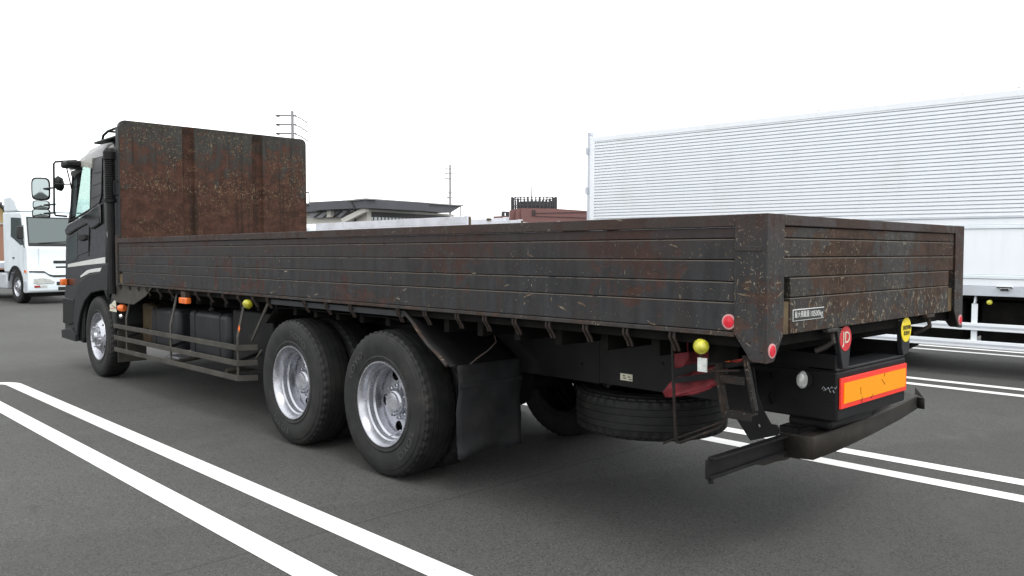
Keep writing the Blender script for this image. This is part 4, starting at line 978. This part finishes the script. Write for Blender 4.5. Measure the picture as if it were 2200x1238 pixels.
# ------------------------------------------------------------------ far buildings
def lerp(a, b, t): return a+(b-a)*t
def c6(a, b): return 640+a/3.548, 400+b/3.548
def hall():
    dK, dR, dL = 60., 69.5, 66.5
    xK, xR, xL = c6(520, 0)[0], c6(1250, 0)[0], c6(80, 0)[0]
    K = far(xK, 541, dK); R_ = far(xR, 541, dR); L_ = far(xL-90, 541, dL+3.2)
    root = thing('sports_hall', 'low cream hall with slate grey overhanging roof beyond the parked trucks', 'building', (K.x, K.y, 0))
    def on(a, b, face, off=0):
        """point on the right/left facade plane under crop pixel"""
        px_, py_ = c6(a, b); A, B = (K, R_) if face == 'r' else (K, L_)
        n_ = (B-A).cross(Vector((0, 0, 1))).normalized()
        if n_.dot(CAM-K) < 0: n_ = -n_
        d = fw+rt*((px_-1100)/F)-up*((py_-619)/F); t = (A+n_*off-CAM).dot(n_)/d.dot(n_)
        return CAM+d*t-Vector((K.x, K.y, 0)), n_
    def face(name, pts, f, m, th=.3, off=0, par=root):
        P_ = []
        for a, b in pts: p, n_ = on(a, b, f, off); P_.append(p)
        return MB().prism(P_, n_*-th).build(name, m, par)
    def drop(a, b, f, off=0):
        p, n_ = on(a, b, f, off); return p, n_
    # walls down to the ground
    for f, aa in (('r', (535, 1190)), ('l', (525, -240))):
        pA, n_ = on(aa[0], 190, f); pB, _ = on(aa[1], 190, f)
        top = 168 if f == 'r' else 172
        tA, _ = on(aa[0], 166, f); tB, _ = on(aa[1], 204 if f == 'r' else 215, f)
        MB().prism([(tA.x, tA.y, tA.z), (tB.x, tB.y, tA.z-.1), (tB.x, tB.y, 0), (tA.x, tA.y, 0)], n_*-.4).build('wall', M['bwall'], root)
    rf = face('roof_fascia', [(520, 100), (1250, 150), (1165, 203), (520, 166)], 'r', M['broof'], 6, .9)
    face('roof_fascia', [(520, 100), (80, 140), (-300, 175), (-300, 225), (80, 196), (440, 172), (520, 166)], 'l', M['broof'], 6, .9)
    face('roof_edge', [(520, 92), (1255, 145), (1250, 152), (520, 101)], 'r', M['broofedge'], 1, 1.05); face('roof_edge', [(520, 92), (80, 133), (-300, 168), (-300, 175), (80, 141), (520, 101)], 'l', M['broofedge'], 1, 1.05)
    for a in (150, 230, 325, 405): MB().bar(on(a, 128-(a-150)*.08, 'l', .93)[0], on(a+30, 190-(a-150)*.05, 'l', .93)[0], .06, .12).build('roof_joint', M['ink'], rf)
    sk_ = face('lean_to_roof', [(90, 206), (430, 178), (340, 236), (88, 243)], 'l', M['bglassroof'], .1, .45)
    for a in (120, 190, 270, 330): MB().bar(on(a, 240, 'l', .5)[0], on(a+60, 196-(a-120)*.03, 'l', .5)[0], .06, .1).build('roof_joint', M['ink'], sk_)
    face('roof_vent', [(220, 185), (248, 182), (248, 235), (220, 237)], 'l', M['bwall'], .5, .8)
    MB().bar(on(345, 268, 'l', .5)[0], on(525, 176, 'l', .5)[0], .3, .38).build('gutter_beam', M['bwall'], root)
    MB().bar(on(437, 174, 'l', .3)[0], on(437, 330, 'l', .3)[0], .1, .1).build('downpipe', M['ink'], root)
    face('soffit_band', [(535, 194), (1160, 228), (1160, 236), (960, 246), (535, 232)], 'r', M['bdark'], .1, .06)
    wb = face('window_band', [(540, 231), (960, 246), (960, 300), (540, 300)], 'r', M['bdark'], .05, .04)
    n_w = 0; a = 548
    while a < 950:
        w_ = 24 if (a < 600) else 18
        face('window', [(a, 236+(a-540)*.03), (a+w_, 236+(a-540)*.03), (a+w_, 262), (a, 262)], 'r', M['bglass'], .03, .09, wb)
        face('window', [(a, 266), (a+w_, 266), (a+w_, 296), (a, 296)], 'r', M['bglass'], .03, .09, wb); a += w_+9
    dr = face('shutter_door', [(165, 290), (225, 288), (228, 350), (165, 350)], 'l', M['bdark'], .05, .1)
    face('door_panel', [(172, 300), (222, 298), (224, 350), (172, 350)], 'l', M['alu'], .05, .14, dr)
hall()
def redbuilding():
    D = 105.
    def p(a, b, d=0): px_, py_ = c6(a, b); return far(px_, py_, D+d)
    base = p(1800, 500); root = thing('tiled_building', 'red brown tiled building with dark rooftop plant screen and mast', 'building', (base.x, base.y, 0))
    O = Vector((base.x, base.y, 0)); dv = Vector((fw.x, fw.y, 0)).normalized()
    def blk(name, pts, d, th, m, par=root):
        P_ = [p(a, b, d)-O for a, b in pts]; return MB().prism(P_, dv*th).build(name, m, par)
    blk('wall', [(1702, 168), (1960, 172), (2200, 188), (2330, 196), (2330, 600), (1702, 600)], 0, 18, M['brick'])
    w_ = blk('wall', [(1660, 175), (1702, 168), (1702, 600), (1660, 600)], .4, 16, M['brick']); blk('wall', [(1612, 186), (1660, 175), (1660, 600), (1612, 600)], 1.5, 14, M['brick'])
    blk('low_wing', [(1490, 231), (1610, 226), (1610, 600), (1490, 600)], 3, 12, M['brick'])
    for a in (1785, 1801): blk('window', [(a, 181), (a+9, 181), (a+9, 226), (a, 226)], -.15, .1, M['ink'])
    for a, b in (((1702, 172), (1702, 300)),): pass
    blk('parapet_line', [(1810, 205), (2200, 197), (2200, 199.5), (1810, 207.5)], -.1, .08, M['brickdk']); blk('parapet_line', [(1810, 228), (2200, 240), (2200, 242), (1810, 230)], -.1, .08, M['brickdk'])
    sc_ = MB(); cx_ = p(1798, 150, 8)-O; r_ = (p(1915, 150, 8)-p(1680, 150, 8)).length/2; zt = p(1800, 122, 8).z; zb = p(1800, 175, 8).z-2
    sc_.lathe([(0.01, zt-zb), (r_, zt-zb), (r_, 0)], (cx_.x, cx_.y, zb), 28, 1, 'z'); sc_.build('plant_drum', M['brickdk'], root)
    R2 = (p(1963, 150, 8)-p(1622, 150, 8)).length/2; zr = p(1800, 95, 8).z; fr = None
    for k in range(36):
        a = 2*PI*k/36; w = .09 if math.cos(a) < .6 else .16
        o = MB().tube([(cx_.x+R2*math.cos(a), cx_.y+R2*math.sin(a), zb), (cx_.x+R2*math.cos(a), cx_.y+R2*math.sin(a), zr+.2*math.sin(k*3))], w if k % 3 else .14, 6).build('screen_post', M['brickdk'], root)
    for z_ in (zr, zr-1.1): MB().tube([(cx_.x+R2*math.cos(2*PI*k/36), cx_.y+R2*math.sin(2*PI*k/36), z_) for k in range(37)], .06, 6, False).build('screen_ring', M['brickdk'], root)
    MB().tube([p(1781, 160, 5)-O, p(1781, -5, 5)-O], [.09, .04], 6).build('mast', M['brickdk'], root)
    for a in (1558, 1570, 1590, 1604): MB().bar(p(a, 230, 4)-O, p(a, 196+(a % 7), 4)-O, .25, .25).build('roof_unit', M['brickdk'], root)
    MB().bar(p(1556, 198, 4)-O, p(1606, 200, 4)-O, .2, .2).build('roof_unit', M['brickdk'], root)
redbuilding()
def pole(px_, top, D, lab, arms, thick):
    q = far(px_, 541, D); root = thing('utility_pole', lab, 'utility pole', (q.x, q.y, 0), 0, 'utility poles behind the trucks')
    H = far(px_, top, D).z; k = D/F; rx = Vector((rt.x, rt.y, 0))
    MB().tube([(0, 0, 0), (0, 0, H)], [thick*1.25, thick*.8], 10).build('pole', M['concrete'], root)
    for (dy, lft, rgt, drop_) in arms:
        z_ = H-dy*k
        MB().bar(rx*(-lft*k)+Vector((0, 0, z_)), rx*(rgt*.25*k)+Vector((0, 0, z_)), .09, .09).build('cross_arm', M['wire'], root)
        MB().tube([rx*(-lft*k)+Vector((0, 0, z_)), rx*(-(lft-5)*k)+Vector((0, 0, z_)), rx*(-(lft-13)*k)+Vector((0, 0, z_))], [.03, .10 if D < 70 else .07, .03], 8).build('insulator', M['wire'], root)
        MB().tube([rx*(rgt*.1*k)+Vector((0, 0, z_)), rx*(rgt*.5*k)+Vector((0, 0, z_-drop_*.3*k)), rx*(rgt*k)+Vector((0, 0, z_-drop_*k))], .035, 6).build('cross_arm', M['wire'], root)
    return root
pole(631.5, 241, 58, 'thick utility pole rising right behind the rusty headboard', [(10, 36, 33, 16), (29, 36, 33, 16), (48, 36, 33, 16)], .12)
pole(967.5, 355, 92, 'thin utility pole in front of the right end of the slate roof', [(9, 13, 13, -2), (18, 13, 13, 4), (30, 13, 13, 4), (60, 6, 4, 0), (70, 8, 6, 0)], .13)
q = far(990, 541, 80); la = thing('lamp_post', 'slim post standing at the right tip of the slate roof', 'post', (q.x, q.y, 0))
MB().tube([(0, 0, 0), (0, 0, far(990, 440, 80).z)], .05, 6).build('pole', M['wire'], la); MB().box(-.25, .25, -.1, .1, far(990, 443, 80).z, far(990, 440, 80).z).build('lamp_head', M['wire'], la)
# house at the far left
def house():
    D = 46.; q = far(-8, 541, D); root = thing('house', 'salmon rendered house with grey tiled gable roof at the left edge', 'house', (q.x, q.y, 0))
    k = D/F; ax = Vector((rt.x, rt.y, 0)); dv = Vector((q.x-CAM.x, q.y-CAM.y, 0)).normalized(); zt = far(0, 478, D).z; za = far(0, 424, D).z
    def v(u, d, z_): return ax*u+dv*d+Vector((0, 0, z_))
    MB().prism([v(-4, 0, 0), v(1.0, 0, 0), v(1.0, 0, zt), v(-4, 0, zt)], dv*8).build('wall', M['hwall'], root)
    MB().prism([v(-4, -.02, zt), v(1.0, -.02, zt), v(-.1, -.02, za-.1), v(-3, -.02, za+.9)], dv*7).build('gable', M['hgable'], root)
    r_ = MB().prism([v(1.4, -.5, zt-.35), v(1.4, -.5, zt-.2), v(-.4, -.5, za+.55), v(-.4, -.5, za+.35)], dv*9).build('roof', M['htile'], root)
    for i in range(12):
        t = i/12; a = lerp(v(1.4, -.52, zt-.2), v(-.4, -.52, za+.55), t); MB().tube([a, a+dv*9.02], .06, 6).build('roof_tile_row', M['htile'], r_)
    MB().tube([v(-.4, -.6, za+.6), v(-.4, 9, za+.6)], .16, 8).build('ridge', M['htile'], r_)
    MB().prism([v(-4, -.02, zt-.02), v(1.02, -.02, zt-.02), v(1.02, -.02, zt-.12), v(-4, -.02, zt-.12)], dv*-.05).build('trim', M['bwall'], root)
house()

def added_reflection_block():  # invented mass out of view, added to darken reflections in the cab paint
    root = thing('added_reflection_block', 'added unseen grey block left of the parked trucks, darkens cab reflections', 'building', (-14, 46, 0))
    MB().box(-20, 15, 0, 14, 0, 6.6).build('wall', M['brickdk'], root)
    for i in range(7): MB().box(-19+i*4.9, -15.6+i*4.9, -.12, -.01, 0, 4.2).build('shutter_door', M['alu'] if i % 3 == 1 else M['bglassroof'], root)
    MB().prism([(-20.5, -.6, 6.61), (-20.5, 7, 8.2), (-20.5, 14.6, 6.61)], (36, 0, 0)).build('roof', M['broof'], root)
added_reflection_block()
